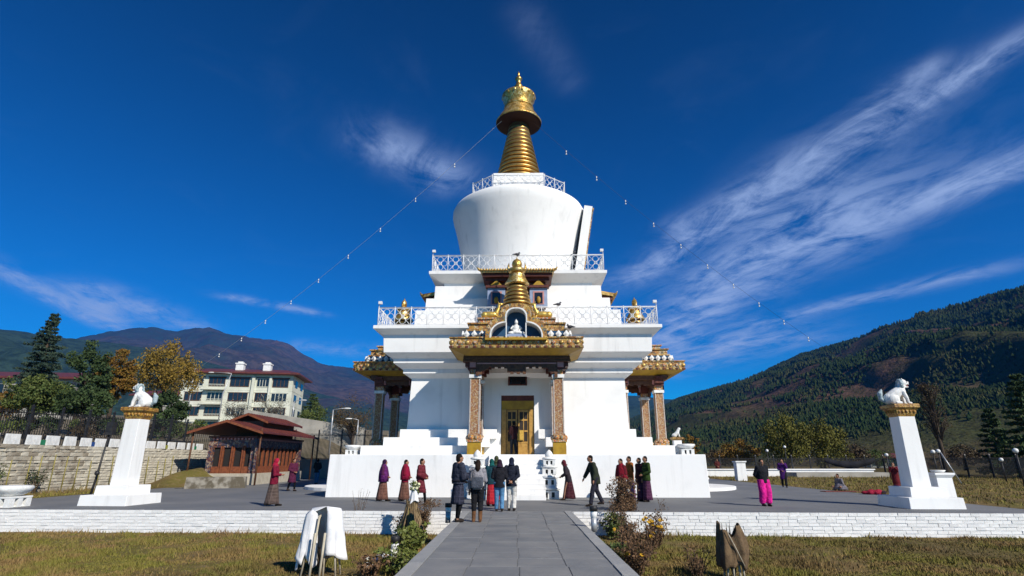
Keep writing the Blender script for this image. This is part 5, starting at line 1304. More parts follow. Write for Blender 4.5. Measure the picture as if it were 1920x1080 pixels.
n_, rows_ = 72, 16; vs = []; fs = []
for i in range(rows_ + 1):
    t2 = i / rows_
    for k in range(n_):
        a = 2 * math.pi * k / n_
        pl = 1 + .13 * math.sin(5 * a + .8 + .5 * t2) + .07 * math.sin(11 * a + 2.) + .14 * mnoise.noise((math.cos(a) * 1.5, math.sin(a) * 1.5, t2 * 2))
        r_ = (.27 - .07 * t2 + .05 * math.sin(math.pi * t2)) * pl
        hem = .24 + .05 * math.sin(3 * a) + .03 * math.sin(8 * a); tp = .95 + .10 * math.cos(2 * a + .4) + .05 * math.sin(5 * a)
        vs.append((r_ * math.cos(a) + .03 * math.sin(4 * t2), r_ * .85 * math.sin(a), hem + (tp - hem) * t2))
for i in range(rows_):
    for k in range(n_): k2 = (k + 1) % n_; fs.append((i * n_ + k, i * n_ + k2, (i + 1) * n_ + k2, (i + 1) * n_ + k))
solid(MB().add(vs, fs, 0, True).build('burlap', 'burlap', t_))
tw = MB()
for k in range(12): a = random.uniform(0, 6.28); tw.tube([(0, 0, 0), (.12 * math.cos(a), .1 * math.sin(a), .6), (.17 * math.cos(a), .13 * math.sin(a), random.uniform(.9, 1.08))], [.016, .012, .004], 4, smooth=False)
tw.build('twigs', 'twig', t_)
for k in range(10): a = 2 * math.pi * k / 10; MB().tube([(.21 * math.cos(a), .17 * math.sin(a), -.05), (.16 * math.cos(a), .13 * math.sin(a), .6)], .02, 6).build('stick', 'cane', t_)
MB().tube([(-.13, -.20, .93), (.0, -.245, .62), (.13, -.265, .30)], .009, 5).build('cord', 'cane', t_)

def plant(name, label, x, y, h, w_, stems, leaf, n, size, flowers=None, nf=0, z=LZ, fsize=.05, group=None, upright=.5):
    t_ = thing(name, label, 'plant', (x, y, z), random.uniform(0, 6), group); mb = MB(); tips = []; pts = []
    for q in range(stems):
        a = random.uniform(0, 6.28); r_ = w_ * .5 * random.random() ** .5; e = (r_ * math.cos(a), r_ * math.sin(a), h * random.uniform(upright, 1.0))
        mb.tube([(e[0] * .2, e[1] * .2, 0), (e[0] * .55, e[1] * .55, e[2] * .6), e], [.012, .009, .004], 4, smooth=False); tips.append(e); pts += [e, (e[0] * .6, e[1] * .6, e[2] * .65), (e[0] * .4, e[1] * .4, e[2] * .35)]
    mb.build('stem', 'twig', t_)
    if n: leaves('foliage', leaf, t_, [leaf_pts(pts, (w_ * .16, w_ * .16, h * .12), n, size)])
    for k in range(nf):
        e = random.choice(tips); fm = MB()
        for q in range(7):
            a = 2 * math.pi * q / 7; fm.ball((fsize * .6 * math.cos(a), fsize * .6 * math.sin(a), 0), (fsize * .5, fsize * .5, fsize * .3), seg=6, rings=4)
        fm.ball((0, 0, fsize * .25), fsize * .45, seg=6, rings=4)
        fm.build('flower', flowers, t_, loc=(e[0] + random.uniform(-.08, .08), e[1] + random.uniform(-.08, .08), e[2] + random.uniform(-.05, .06))).rotation_euler = (random.uniform(.2, 1.2), 0, random.uniform(-1, 1) - t_.rotation_euler.z)
    return t_
M['fl_yellow'] = pm('marigold', (.60, .36, .02), (.50, .24, .01), 9., .7)
M['fl_white'] = pm('white_petal', (.78, .77, .70), (.6, .6, .5), 9., .7)
M['straw'] = pm('straw', (.26, .19, .10), (.15, .10, .055), 14., .95, .6, 30.)
M['leaf_lime'] = pm('lime_leaf', (.15, .17, .03), (.09, .12, .03), 4., .6, world_space=True)
# straw bundle with a bouquet on top
x_, y_, _ = gr(768, 1012, LZ); t_ = thing('straw_bundle', 'tied straw bundle topped with a pale bouquet beside the path', 'bundle', (x_, y_, LZ), 0)
mb = MB()
for k in range(260):
    a = random.uniform(0, 6.28); r0 = random.uniform(.05, .42) * (1 + .2 * math.sin(a * 3)); r1 = random.uniform(.02, .16); mb.tube([(r0 * math.cos(a), r0 * math.sin(a), 0), (r0 * .7 * math.cos(a), r0 * .7 * math.sin(a), .5), (r1 * math.cos(a + .2), r1 * math.sin(a + .2), random.uniform(.85, 1.15))], [.02, .018, .01], 4, smooth=False)
mb.build('straw', 'straw', t_)
mb = MB()
for k in range(7): a = random.uniform(0, 6.28); mb.tube([(.2 * math.cos(a), .2 * math.sin(a), .2), (.06 * math.cos(a), .06 * math.sin(a), 1.15)], .022, 5)
mb.build('bamboo', 'bamboo', t_)
v, f = drape(.08, .15, .32, seed=3., ripple=.15, flat=1.); solid(MB().add([(a + .06, b_, z + 1.38) for a, b_, z in v], f, 0, True).build('wrapping', 'sheet', t_))
leaves('bouquet', 'leaf_lime', t_, [leaf_pts([(.05, 0, 1.45), (.12, -.05, 1.55), (.0, 0, 1.6), (.1, 0, 1.38)], .12, 160, .08)])
wr = MB()
for k in range(9): wr.ball((.06 + random.uniform(-.14, .14), random.uniform(-.1, .1), 1.52 + random.uniform(-.08, .14)), .055, seg=8, rings=5)
wr.build('pale_blooms', M.setdefault('fl_pale', pm('pale_bloom', (.72, .72, .42), (.66, .66, .55), 9., .7)), t_)
for k, (px, py, h, w_, st_, lf, n, sz, fl, nf, nm, lab) in enumerate((
    (800, 985, .75, .9, 26, 'leaf_dry', 420, .07, 'fl_white', 3, 'dry_bush', 'brown dry flower bush at the left path edge'),
    (760, 1008, .55, .8, 18, 'leaf_dry', 300, .07, None, 0, 'dry_bush', 'low withered bush in front of the straw bundle'),
    (775, 1035, .55, .75, 14, 'leaf_lime', 420, .12, None, 0, 'leafy_plant', 'bright green leafy plant by the left path edge'),
    (745, 1080, .42, .9, 16, 'leaf_lime', 360, .09, 'fl_white', 2, 'leafy_plant', 'yellow green plant with a pale bloom or two behind the left bollard'),
    (690, 1085, .30, .8, 14, 'leaf_dry', 260, .08, 'fl_white', 2, 'leafy_plant', 'low dry plant at the bottom edge left of the path'),
    (820, 972, .5, .7, 18, 'leaf_dry', 260, .06, None, 0, 'dry_bush', 'small dry bush at the end of the left wall'),
    (1150, 1012, .6, .7, 16, 'leaf_green', 420, .10, 'fl_yellow', 2, 'leafy_plant', 'green bush at the right path edge below the brown bush'),
    (1178, 1030, .75, .6, 22, 'leaf_dry', 300, .07, None, 0, 'dry_bush', 'thin dry stems before the brown bush'),
    (1215, 1045, .72, .85, 24, 'leaf_dry', 420, .07, 'fl_yellow', 13, 'marigold_bush', 'marigold bush with big yellow flowers right of the path'),
    (1195, 1080, .55, .8, 22, 'leaf_dry', 360, .07, 'fl_yellow', 3, 'marigold_bush', 'nearly withered marigold bush at the bottom edge'),
    (1160, 1075, .45, .6, 16, 'leaf_green', 260, .08, None, 0, 'leafy_plant', 'small green plant hugging the right path edge at bottom'),
    (1250, 1000, .95, .5, 6, 'leaf_dry', 70, .07, None, 0, 'dry_stalk', 'thin dry stalk against the right white wall'),
    (668, 1000, 1.25, .7, 7, 'leaf_dry', 20, .05, None, 0, 'dry_stalk', 'tall thin bare stalks before the left white wall'),
    (1160, 1008, .95, .7, 26, 'leaf_dry', 420, .07, None, 0, 'dry_bush', 'dry golden clump between the brown bush and the path'),
    (1232, 1030, .8, .7, 22, 'leaf_dry', 380, .07, 'fl_yellow', 6, 'marigold_bush', 'smaller marigold bush behind the big flowered one'),
    (1180, 1056, .7, .7, 22, 'leaf_dry', 420, .07, 'fl_yellow', 2, 'dry_bush', 'brown withered clump in front of the marigolds'),
    (790, 1004, .95, .8, 30, 'leaf_dry', 480, .07, None, 0, 'dry_bush', 'tall rusty clump right of the straw bundle'),
    (812, 990, .75, .7, 24, 'leaf_dry', 380, .07, 'fl_white', 2, 'dry_bush', 'rusty clump touching the left path kerb'),
    (762, 1046, .6, .7, 18, 'leaf_lime', 360, .11, None, 0, 'leafy_plant', 'yellow green leafy clump right of the left bollard'),
    (1310, 1085, .45, .7, 16, 'leaf_dry', 160, .06, None, 0, 'dry_stalk', 'low withered plant left of the burlap shrub'))):
    x_, y_, _ = gr(px, py, LZ); plant(nm, lab, x_, y_, h + .12, w_, int(st_ * 1.5), lf, int(n * 2.6), sz * .9, fl, nf, group='plants along the path', fsize=.048)
# tall brown seed-head bush on the right
x_, y_, _ = gr(1172, 1000, LZ); t_ = plant('brown_bush', 'tall rust brown dried bush standing right of the path', x_, y_, 1.62, .95, 90, 'leaf_dry', 8000, .065, 'fl_white', 2, upright=.35)
# green tuft on the right wall foot
x_, y_, _ = gr(1450, 996, LZ); plant('grass_tuft', 'green grass tuft at the foot of the right white wall', x_, y_ - .2, .32, 1.2, 60, 'leaf_green', 260, .10)
# border stones
for k, (px, py) in enumerate(((705, 1056), (690, 1066), (722, 1048), (697, 1075))):
    x_, y_, _ = gr(px, py, LZ); mb = MB().ball((0, 0, .05), (.11, .09, .08), seg=8, rings=6); mb.v = [(a * (1 + .3 * mnoise.noise((a * 9 + k, b_ * 9, c * 9))), b_, c) for a, b_, c in mb.v]
    tag(mb.build('border_stone', 'statue_white', loc=(x_, y_, LZ)), ['white stone of the border nearest the green leafy plant, second', 'white stone of the border, third from the bollard', 'white stone of the border closest to the bollard', 'white stone of the border lowest in the picture'][k], 'stone', 'white stones edging the left bed')
def bollard(label, x, y, z, h):
    t_ = thing('bollard_light', label, 'bollard', (x, y, z), 0, 'bollard lights along the path')
    MB().tube([(0, 0, 0), (0, 0, h * .55)], .075, 14).build('post', 'pole' if z < 0 else 'black_iron', t_)
    MB().lathe([(.07, h * .55), (.085, h * .57), (.085, h * .78), (.07, h * .8)], 16).build('lens', 'globe', t_); MB().lathe([(.10, h * .79), (.10, h * .96), (.085, h)], 16).build('cap', 'black_iron', t_)
bollard('bollard light among the plants of the left bed', *gr(738, 1066, LZ)[:2], LZ, .66)
bollard('bollard light at the right path edge by the wall end', 1.92, 14.6, -.1, .60)
bollard('bollard light at the left path edge by the wall end', -1.95, 16.6, -.1, .52)
# ------------------------------------------------------------------ people
CM = {}
def cloth(c, kind='plain'):
    key = (c, kind)
    if key in CM: return CM[key]
    m, t, b, oc = new_mat('cloth_%d' % len(CM)); d2 = tuple(x * .62 for x in c)
    n1 = t.noise(oc, 7., 4)
    col = t.mix(t.mapr(n1, .35, .7), c, d2)
    if kind == 'plaid':
        x, y, z = t.sep(oc)
        s1 = t.m('FRACT', t.m('MULTIPLY', z, 9.)); s2 = t.m('FRACT', t.m('MULTIPLY', t.m('ADD', x, t.m('MULTIPLY', y, .7)), 11.))
        k = t.m('MAXIMUM', t.mapr(s1, .8, .84), t.mapr(s2, .8, .84))
        col = t.mix(t.m('MULTIPLY', k, .35), col, tuple(min(1, q * 1.8 + .02) for q in c))
    t.put(b.inputs['Base Color'], col); b.inputs['Roughness'].default_value = .9; b.inputs['Specular IOR Level'].default_value = .15
    bump(t, b, t.noise(oc, 11., 4, .6, dist=.6), .9, .05)
    CM[key] = m; return m
def loft(mb, rings, seg=28, mat=0, fold=0., nf=9, ph=0.):
    """rings: (cx, cy, z, rx, ry)"""
    vs = []; fs = []; n = len(rings)
    for i, (cx_, cy_, z, rx, ry) in enumerate(rings):
        f_ = fold * i / max(1, n - 1)
        for k in range(seg):
            a = 2 * math.pi * k / seg; q = 1 + f_ * math.sin(a * nf + ph + i * .25)
            vs.append((cx_ + rx * q * math.cos(a), cy_ + ry * q * math.sin(a), z))
    for i in range(n - 1):
        for k in range(seg):
            k2 = (k + 1) % seg; fs.append((i * seg + k2, i * seg + k, (i + 1) * seg + k, (i + 1) * seg + k2))
    fs.append(tuple(range(seg))); fs.append(tuple((n - 1) * seg + k for k in reversed(range(seg))))
    mb.add(vs, fs, mat, True); mb.sm[-1] = mb.sm[-2] = False
    return mb
def person(label, x, y, h, rot, z=0., stride=.0, lean=.0, arms='down', top=((.1, .1, .1), 'jacket'), bottom=((.1, .1, .1), 'trousers'), head='hair', hcol=(.01, .008, .007), shawl=None, bag=None, boots=None, belt=None, cuffs=False, sit=False, group='visitors around the chorten', hang=.78):
    rot = R(rot); S = h / 1.7
    t_ = thing('person', label, 'person', (x, y, z), rot, group)
    V = lambda a, b_, c: Vector((a * S, b_ * S, c * S))
    L = lean
    feet = {}
    if sit:
        hipz = .12
        hips = {s: V(s * .10, 0, hipz) for s in (-1, 1)}; knees = {s: V(s * .26, -.36, .20) for s in (-1, 1)}; ank = {s: V(-s * .05, -.30, .07) for s in (-1, 1)}
        zo = hipz - .92
    else:
        zo = -.02 * (stride > .1)
        hips = {s: V(s * .092, 0, .92 + zo) for s in (-1, 1)}
        ank = {1: V(.095, -stride, .075), -1: V(-.095, stride, .075 + .05 * min(1, stride * 4))}
        knees = {s: (hips[s] + ank[s]) * .5 + V(0, -.045 - (.03 if s < 0 else 0), .0) for s in (-1, 1)}
    chest = V(0, -.55 * L, 1.27 + zo); neck = V(0, -.9 * L + .01, 1.45 + zo); hd = V(0, -1.15 * L - .025, 1.585 + zo); sh = {s: V(s * .175, -.82 * L, 1.385 + zo) for s in (-1, 1)}
    E = {}; W = {}
    for s in (-1, 1):
        m_ = arms if isinstance(arms, str) else arms[0 if s < 0 else 1]
        b0 = Vector((0, -.75 * L, zo))
        if m_ == 'front': e, w_ = (s * .235, -.04, 1.12), (s * .05, -.25, 1.12)
        elif m_ == 'belly': e, w_ = (s * .245, .0, 1.12), (s * .06, -.20, 1.0)
        elif m_ == 'behind': e, w_ = (s * .25, .11, 1.12), (s * .04, .19, .95)
        elif m_ == 'face': e, w_ = (s * .22, -.16, 1.18), (s * .07, -.20, 1.42)
        elif m_ == 'fwd': e, w_ = (s * .22, -.12, 1.14), (s * .20, -.26, .92)
        elif m_ == 'back': e, w_ = (s * .225, .12, 1.14), (s * .22, .16, .90)
        else: e, w_ = (s * .225, .02, 1.12), (s * .235, -.05, .86)
        E[s] = V(e[0], e[1] + b0.y, e[2] + b0.z); W[s] = V(w_[0], w_[1] + b0.y, w_[2] + b0.z)
    # --- body: one continuous skin
    mb = MB()
    for s in (-1, 1):
        mb.tube([hips[s], knees[s], ank[s]], [.082 * S, .056 * S, .038 * S], 10); mb.ball(knees[s], .056 * S, seg=8, rings=6)
        fd = V(0, -.11, -.035); mb.tube([ank[s] + V(0, .045, -.035), ank[s] + fd], [.038 * S, .034 * S], 8); mb.ball(ank[s], .04 * S, seg=8, rings=6)
        mb.ball(sh[s], .058 * S, seg=8, rings=6); mb.tube([sh[s], E[s], W[s]], [.05 * S, .038 * S, .026 * S], 8); mb.ball(E[s], .04 * S, seg=8, rings=6)
        d_ = (W[s] - E[s]).normalized(); side = d_.cross(Vector((0, 0, 1)) if abs(d_.z) < .8 else Vector((0, 1, 0))).normalized(); pal = W[s] + d_ * .05 * S; nrm = side.cross(d_)
        mb.tube([W[s], pal, pal + d_ * .04 * S], [.028 * S, .036 * S, .034 * S], 8)
        for q, ln in zip((-1.5, -.5, .5, 1.5), (.062, .074, .07, .052)):
            b0 = pal + d_ * .035 * S + side * q * .019 * S; k1 = b0 + d_ * ln * .55 * S + nrm * .008 * S; mb.tube([b0, k1, k1 + (d_ * .8 + nrm * .5) * ln * .5 * S], [.0095 * S, .009 * S, .0075 * S], 6)
        th = pal - d_ * .02 * S + side * (-s) * .032 * S; mb.tube([th, th + (d_ * .6 - side * s * .6 + nrm * .3) * .05 * S], [.012 * S, .009 * S], 6)
    loft(mb, [(0, 0, (.86 + zo) * S, .15 * S, .11 * S), (0, -.1 * L * S, (1.0 + zo) * S, .14 * S, .10 * S), (0, chest.y, chest.z, .165 * S, .11 * S), (0, sh[1].y, sh[1].z, .16 * S, .09 * S), (0, neck.y, neck.z, .06 * S, .06 * S)], 16)
    mb.tube([neck - V(0, 0, .04), hd - V(0, -.01, .06)], [.055 * S, .05 * S], 10)
    mb.ball(hd, (.074 * S, .093 * S, .108 * S), seg=14, rings=10); mb.ball(hd + V(0, -.035, -.055), (.05 * S, .055 * S, .055 * S), seg=10, rings=8)
    mb.ball(hd + V(0, -.095, -.012), (.014 * S, .022 * S, .026 * S), seg=6, rings=5)
    for s in (-1, 1): mb.ball(hd + V(s * .076, .005, -.008), (.014 * S, .024 * S, .034 * S), seg=6, rings=5)
    blob(mb, 'body', 'skin', t_, .0135 * S, 3, dec=.6)
    fm = MB()
    for s in (-1, 1): fm.ball(hd + V(s * .031, -.085, .010), (.014 * S, .008 * S, .008 * S), seg=6, rings=4)
    fm.build('eyes', 'eye', t_); MB().ball(hd + V(0, -.089, -.060), (.024 * S, .007 * S, .007 * S), seg=8, rings=4).build('mouth', 'lip', t_)
    # --- shoes
    sc_ = boots or (.03, .022, .018)
    for s in (-1, 1):
        sm = MB(); a_ = ank[s]; sm.tube([a_ + V(0, .055, -.035), a_ + V(0, -.03, -.035), a_ + V(0, -.155, -.045)], [.042 * S, .046 * S, .036 * S], 10); sm.ball(a_ + V(0, -.15, -.045), (.04 * S, .05 * S, .03 * S), seg=8, rings=6)
        if boots: sm.tube([a_ + V(0, 0, -.03), a_ + (knees[s] - a_) * .62], [.055 * S, .066 * S], 10)
        o = blob(sm, 'boot' if boots else 'shoe', cloth(sc_), t_, .012 * S, 2)
    # --- lower garment
    bc, bk = bottom
    if bk == 'trousers':
        sm = MB()
        for s in (-1, 1): sm.tube([hips[s] + V(0, 0, .05), knees[s], ank[s] + V(0, 0, .0 if not boots else .22)], [.118 * S, .084 * S, .070 * S], 12)
        loft(sm, [(0, 0, (.82 + zo) * S, .165 * S, .125 * S), (0, 0, (.98 + zo) * S, .155 * S, .115 * S), (0, 0, (1.04 + zo) * S, .14 * S, .10 * S)], 16); blob(sm, 'trousers', cloth(bc), t_, .014 * S, 4, dec=.6)
    elif bk == 'baggy':
        sm = MB()
        for s in (-1, 1): sm.tube([hips[s] + V(0, 0, .02), knees[s] + V(s * .02, 0, 0), ank[s] + V(s * .02, 0, .06), ank[s] + V(0, 0, .0)], [.15 * S, .135 * S, .12 * S, .07 * S], 12)
        loft(sm, [(0, 0, (.72 + zo) * S, .19 * S, .14 * S), (0, 0, (1.0 + zo) * S, .165 * S, .125 * S)], 16); blob(sm, 'trousers', cloth(bc), t_, .016 * S, 4, dec=.6)
    elif bk in ('skirt', 'gho'):
        zh = .07 if bk == 'skirt' else .44
        w0 = .20 if bk == 'skirt' else .22; sy = stride * (.9 if bk == 'skirt' else .5)
        rg = []
        for q in range(9):
            f_ = q / 8; zz_ = 1.03 + zo + (zh - 1.03 - zo) * f_
            rg.append((0, 0, zz_ * S, (.150 + (w0 - .150) * f_ ** .7) * S, (.115 + (w0 * .72 - .115 + sy * .75) * f_ ** .9) * S))
        if sit: rg = [(0, -.05 * S, zz * S, rx * S, ry * S) for zz, rx, ry in ((.42, .16, .13), (.30, .24, .24), (.16, .34, .36), (.02, .38, .42))]
        loft(MB(), rg, 40, fold=.055, nf=7, ph=x).build('skirt' if bk == 'skirt' else 'robe_skirt', cloth(bc, 'plaid' if bk == 'skirt' or belt else 'plain'), t_)
        if bk == 'gho':
            for s in (-1, 1): MB().tube([knees[s] + V(0, 0, .08), knees[s], ank[s] + V(0, 0, .02)], [.066 * S, .062 * S, .048 * S], 10).build('sock', cloth((.012, .012, .014)), t_)
    # --- upper garment
    tc_, tk = top
    th = {'jacket': .03, 'coat': .04, 'robe': .05, 'shirt': .018}[tk]
    hem = {'jacket': hang, 'coat': hang - .12, 'robe': .94, 'shirt': .88}[tk]
    sm = MB(); wz = 1.06 + zo
    loft(sm, [(0, 0, (hem + zo) * S, (.165 + th) * S, (.125 + th) * S), (0, -.05 * L * S, (.97 + zo) * S, (.155 + th) * S, (.115 + th) * S), (0, -.3 * L * S, (1.1 + zo) * S, (.158 + th) * S, (.108 + th) * S), (0, chest.y, chest.z, (.178 + th) * S, (.115 + th) * S), (0, sh[1].y + .005, sh[1].z + .015 * S, (.155 + th * .6) * S, (.085 + th * .7) * S), (0, neck.y, neck.z + .01 * S, .075 * S, .075 * S)], 20)
    for s in (-1, 1):
        ar = .075 if tk == 'robe' else .0
        sm.ball(sh[s], (.062 + th * .8) * S, seg=10, rings=8); sm.tube([sh[s], E[s], W[s] - (W[s] - E[s]).normalized() * .02 * S], [(.062 + th * .7) * S, (.052 + th * .7 + ar * .35) * S, (.042 + th * .5 + ar * .5) * S], 10); sm.ball(E[s], (.05 + th * .6 + ar * .3) * S, seg=8, rings=6)
        if cuffs: MB().tube([W[s] - (W[s] - E[s]).normalized() * .10 * S, W[s]], [.088 * S, .084 * S], 10).build('cuff', cloth((.72, .72, .70)), t_)
    blob(sm, {'jacket': 'jacket', 'coat': 'coat', 'robe': 'robe_top', 'shirt': 'shirt'}[tk], cloth(tc_, 'plaid' if tk == 'robe' and belt else 'plain'), t_, .015 * S, 4, dec=.6)
    if belt: loft(MB(), [(0, 0, (.99 + zo) * S, .215 * S, .172 * S), (0, 0, (1.05 + zo) * S, .215 * S, .172 * S)], 24).build('belt', cloth(belt), t_)
    if shawl:
        hem_ = .86 if len(shawl) < 4 else shawl[3]; c_ = tuple(shawl[:3])
        rg = [(0, neck.y, neck.z + .07 * S, .085 * S, .085 * S), (0, neck.y + .0, neck.z + .02 * S, .11 * S, .105 * S), (0, sh[1].y, sh[1].z + .01 * S, .235 * S, .145 * S), (0, chest.y, chest.z - .06 * S, .265 * S, .19 * S), (0, -.25 * L * S - .01, (1.05 + zo) * S, .27 * S, .21 * S), (.02, -.1 * L * S, (hem_ + zo) * S, .275 * S, .20 * S)]
        loft(MB(), rg, 40, fold=.06, nf=6, ph=x * 2).build('shawl', cloth(c_, 'plaid' if c_[2] > .06 else 'plain'), t_)
    # --- head cover
    up = MB()
    if head in ('hood', 'scarf'):
        up.ball(hd + V(0, .022, .016), (.094 * S, .106 * S, .122 * S), seg=14, rings=10); up.ball(hd + V(0, .05, -.06), (.09 * S, .08 * S, .10 * S), seg=10, rings=8)
        up.tube([hd + V(0, .03, -.06), neck + V(0, .02, -.02)], [.09 * S, .12 * S], 12)
        blob(up, 'hood' if head == 'hood' else 'headscarf', cloth(hcol), t_, .014 * S, 3, dec=.6)
    else:
        up.ball(hd + V(0, .020, .024), (.083 * S, .094 * S, .100 * S), seg=14, rings=10); up.ball(hd + V(0, .045, -.03), (.078 * S, .065 * S, .08 * S), seg=10, rings=8)
        if head == 'long': up.tube([hd + V(0, .06, 0), hd + V(0, .075, -.12), hd + V(0, .08, -.26)], [.08 * S, .085 * S, .05 * S], 10)
        blob(up, 'hair', cloth(hcol), t_, .013 * S, 2, dec=.6)
    if bag:
        bgm = MB(); bgm.box(-.17 * S, .17 * S, .16 * S, .27 * S, (.92 + zo) * S, (1.22 + zo) * S)
        blob(bgm, 'bag', cloth(bag), t_, .02, 5)
        MB().tube([V(.14, .17, 1.2), V(.16, .13, 1.43), V(-.02, -.15, 1.35), V(-.16, .10, 1.1)], .018 * S, 6).build('bag_strap', cloth(bag), t_)
    return t_
LEFT, AWAY, RIGHT, CAMERA = -90, 180, 90, 0
def P(px, py): return gr(px, py)[:2]
maroon = (.13, .022, .028); navy = (.020, .024, .045); black = (.014, .014, .017); purple = (.085, .014, .085)
person('person in red headscarf and maroon jacket, long grey skirt, walking before the pavilion', *P(508, 949), 1.66, RIGHT + 10, stride=.17, arms=('front', 'down'), top=((.20, .012, .035), 'jacket'), bottom=((.105, .075, .065), 'skirt'), head='scarf', hcol=(.42, .015, .05), boots=None)
person('person in plum robe walking near the pavilion wheels', *P(545, 921), 1.68, LEFT + 150, stride=.15, arms='belly', top=((.10, .018, .05), 'coat'), bottom=((.09, .016, .05), 'gho'), head='hair', hang=.7)
person('person in dark top and blue jeans walking away in the shade', *P(592, 908), 1.68, AWAY, stride=.14, arms='belly', top=((.02, .025, .025), 'jacket'), bottom=((.08, .20, .34), 'trousers'))
person('person in purple shawl and brown skirt walking along the white base', *P(716, 940), 1.62, RIGHT, stride=.17, arms='belly', top=((.09, .02, .07), 'jacket'), bottom=((.16, .075, .055), 'skirt'), head='scarf', hcol=(.035, .012, .05), shawl=(.10, .014, .11, .80))
person('person in crimson shawl and brown skirt, right behind the straw bundle', *P(757, 940), 1.62, RIGHT, stride=.15, arms='belly', top=((.2, .01, .03), 'jacket'), bottom=((.15, .07, .05), 'skirt'), head='hair', shawl=(.27, .010, .045, .88))
person('person in maroon knee length robe walking with bare calves', *P(786, 947), 1.66, RIGHT - 10, stride=.20, lean=.02, arms='belly', top=((.14, .02, .03), 'robe'), bottom=((.13, .02, .03), 'gho'), belt=(.09, .012, .02))
person('person in navy robe and black knee socks standing at the path edge', *P(857, 979), 1.76, RIGHT + 30, stride=.04, arms=('front', 'belly'), top=((.030, .034, .055), 'robe'), bottom=((.034, .036, .060), 'gho'), belt=(.02, .02, .03), boots=None)
person('person with grey shoulder bag and brown boots seen from behind', *P(894, 979), 1.60, AWAY, stride=.03, arms=('front', 'down'), top=((.28, .27, .30), 'shirt'), bottom=(black, 'trousers'), head='long', hcol=(.022, .014, .010), bag=(.075, .085, .11), boots=(.16, .075, .035))
person('person in teal hood and dark jacket with red skirt', *P(921, 949), 1.62, AWAY + 20, stride=.04, arms='belly', top=((.012, .05, .07), 'jacket'), bottom=((.40, .02, .03), 'skirt'), head='hood', hcol=(.010, .10, .095))
person('person in olive hood behind the black jackets', *P(930, 941), 1.74, AWAY - 10, stride=.03, arms='belly', top=((.06, .06, .035), 'jacket'), bottom=((.35, .03, .03), 'trousers'), head='hood', hcol=(.065, .07, .035))
person('person in black jacket and light blue jeans seen from behind', *P(936, 959), 1.60, AWAY, stride=.06, arms='belly', top=((.016, .016, .022), 'jacket'), bottom=((.10, .24, .42), 'trousers'), head='scarf', hcol=(.03, .015, .03), boots=None)
person('person in navy hooded jacket and white trousers, hands clasped behind', *P(959, 958), 1.66, AWAY - 8, stride=.06, arms='behind', top=((.016, .020, .036), 'jacket'), bottom=((.66, .64, .60), 'trousers'), head='hood', hcol=(.014, .020, .045))
c_ = cw(-.18, -6.15, ZB); person('person in dark clothes entering the golden doorway', c_.x, c_.y, 1.62, AWAY + 25, z=ZB, stride=.10, arms=('fwd', 'belly'), top=((.035, .012, .015), 'jacket'), bottom=((.02, .025, .035), 'trousers'), group='visitors around the chorten')
person('person in dark maroon gown bent forward, walking beside the tiered burner', *P(1067, 938), 1.60, LEFT, stride=.22, lean=.16, arms='belly', top=((.035, .028, .035), 'jacket'), bottom=((.060, .016, .022), 'skirt'), head='scarf', hcol=(.10, .015, .025))
person('person in dark green jacket stooping as they stride across the terrace', *P(1119, 949), 1.78, LEFT + 10, stride=.24, lean=.14, arms=('fwd', 'down'), top=((.032, .040, .026), 'coat'), bottom=((.03, .03, .045), 'trousers'), hang=.86)
person('person in red shawl standing before the brown bush, dark skirt', *P(1168, 944), 1.64, LEFT + 30, stride=.08, arms='belly', top=((.12, .012, .02), 'jacket'), bottom=((.045, .018, .03), 'skirt'), head='hair', shawl=(.23, .012, .025, .90))
person('person in orange jacket and lilac skirt behind the red shawl', *P(1184, 938), 1.74, LEFT + 15, stride=.06, arms='belly', top=((.34, .11, .025), 'jacket'), bottom=((.30, .14, .34), 'skirt'), head='hair')
person('person in maroon jacket half hidden beside the green jacket', *P(1203, 940), 1.68, LEFT + 20, stride=.04, arms='down', top=((.05, .016, .02), 'coat'), bottom=((.06, .022, .045), 'skirt'), head='hair')
person('person in green jacket with long plum skirt on the right of the pair', *P(1215, 941), 1.74, LEFT + 20, stride=.06, arms='belly', top=((.035, .065, .015), 'jacket'), bottom=((.085, .028, .065), 'skirt'), head='hair')
person('person in black jacket and bright pink trousers standing on the terrace', *P(1437, 949), 1.62, CAMERA + 8, stride=.03, arms='behind', top=((.016, .017, .022), 'coat'), bottom=((.75, .020, .29), 'baggy'), head='hair', boots=None, hang=.95)
person('person in purple coat and black leggings near the side lawn', *P(1472, 914), 1.66, CAMERA - 20, stride=.14, arms=('belly', 'face'), top=((.065, .014, .13), 'coat'), bottom=(black, 'trousers'), hang=.62)
person('person in dark maroon coat far behind the chorten base', *P(1347, 893), 1.66, CAMERA, stride=.05, arms='belly', top=((.09, .02, .02), 'coat'), bottom=((.06, .02, .02), 'skirt'))
person('person in grey sitting on the edge of the side lawn', *P(1578, 919), 1.62, LEFT + 20, arms='belly', top=((.20, .19, .22), 'shirt'), bottom=((.15, .14, .17), 'skirt'), sit=True, lean=.12)
person('person in maroon robe standing beside the right lion pillar', *P(1684, 921), 1.46, CAMERA - 40, stride=.03, arms='face', top=((.17, .022, .03), 'coat'), bottom=((.15, .02, .028), 'skirt'), head='hair', hcol=(.05, .03, .025), hang=.6)
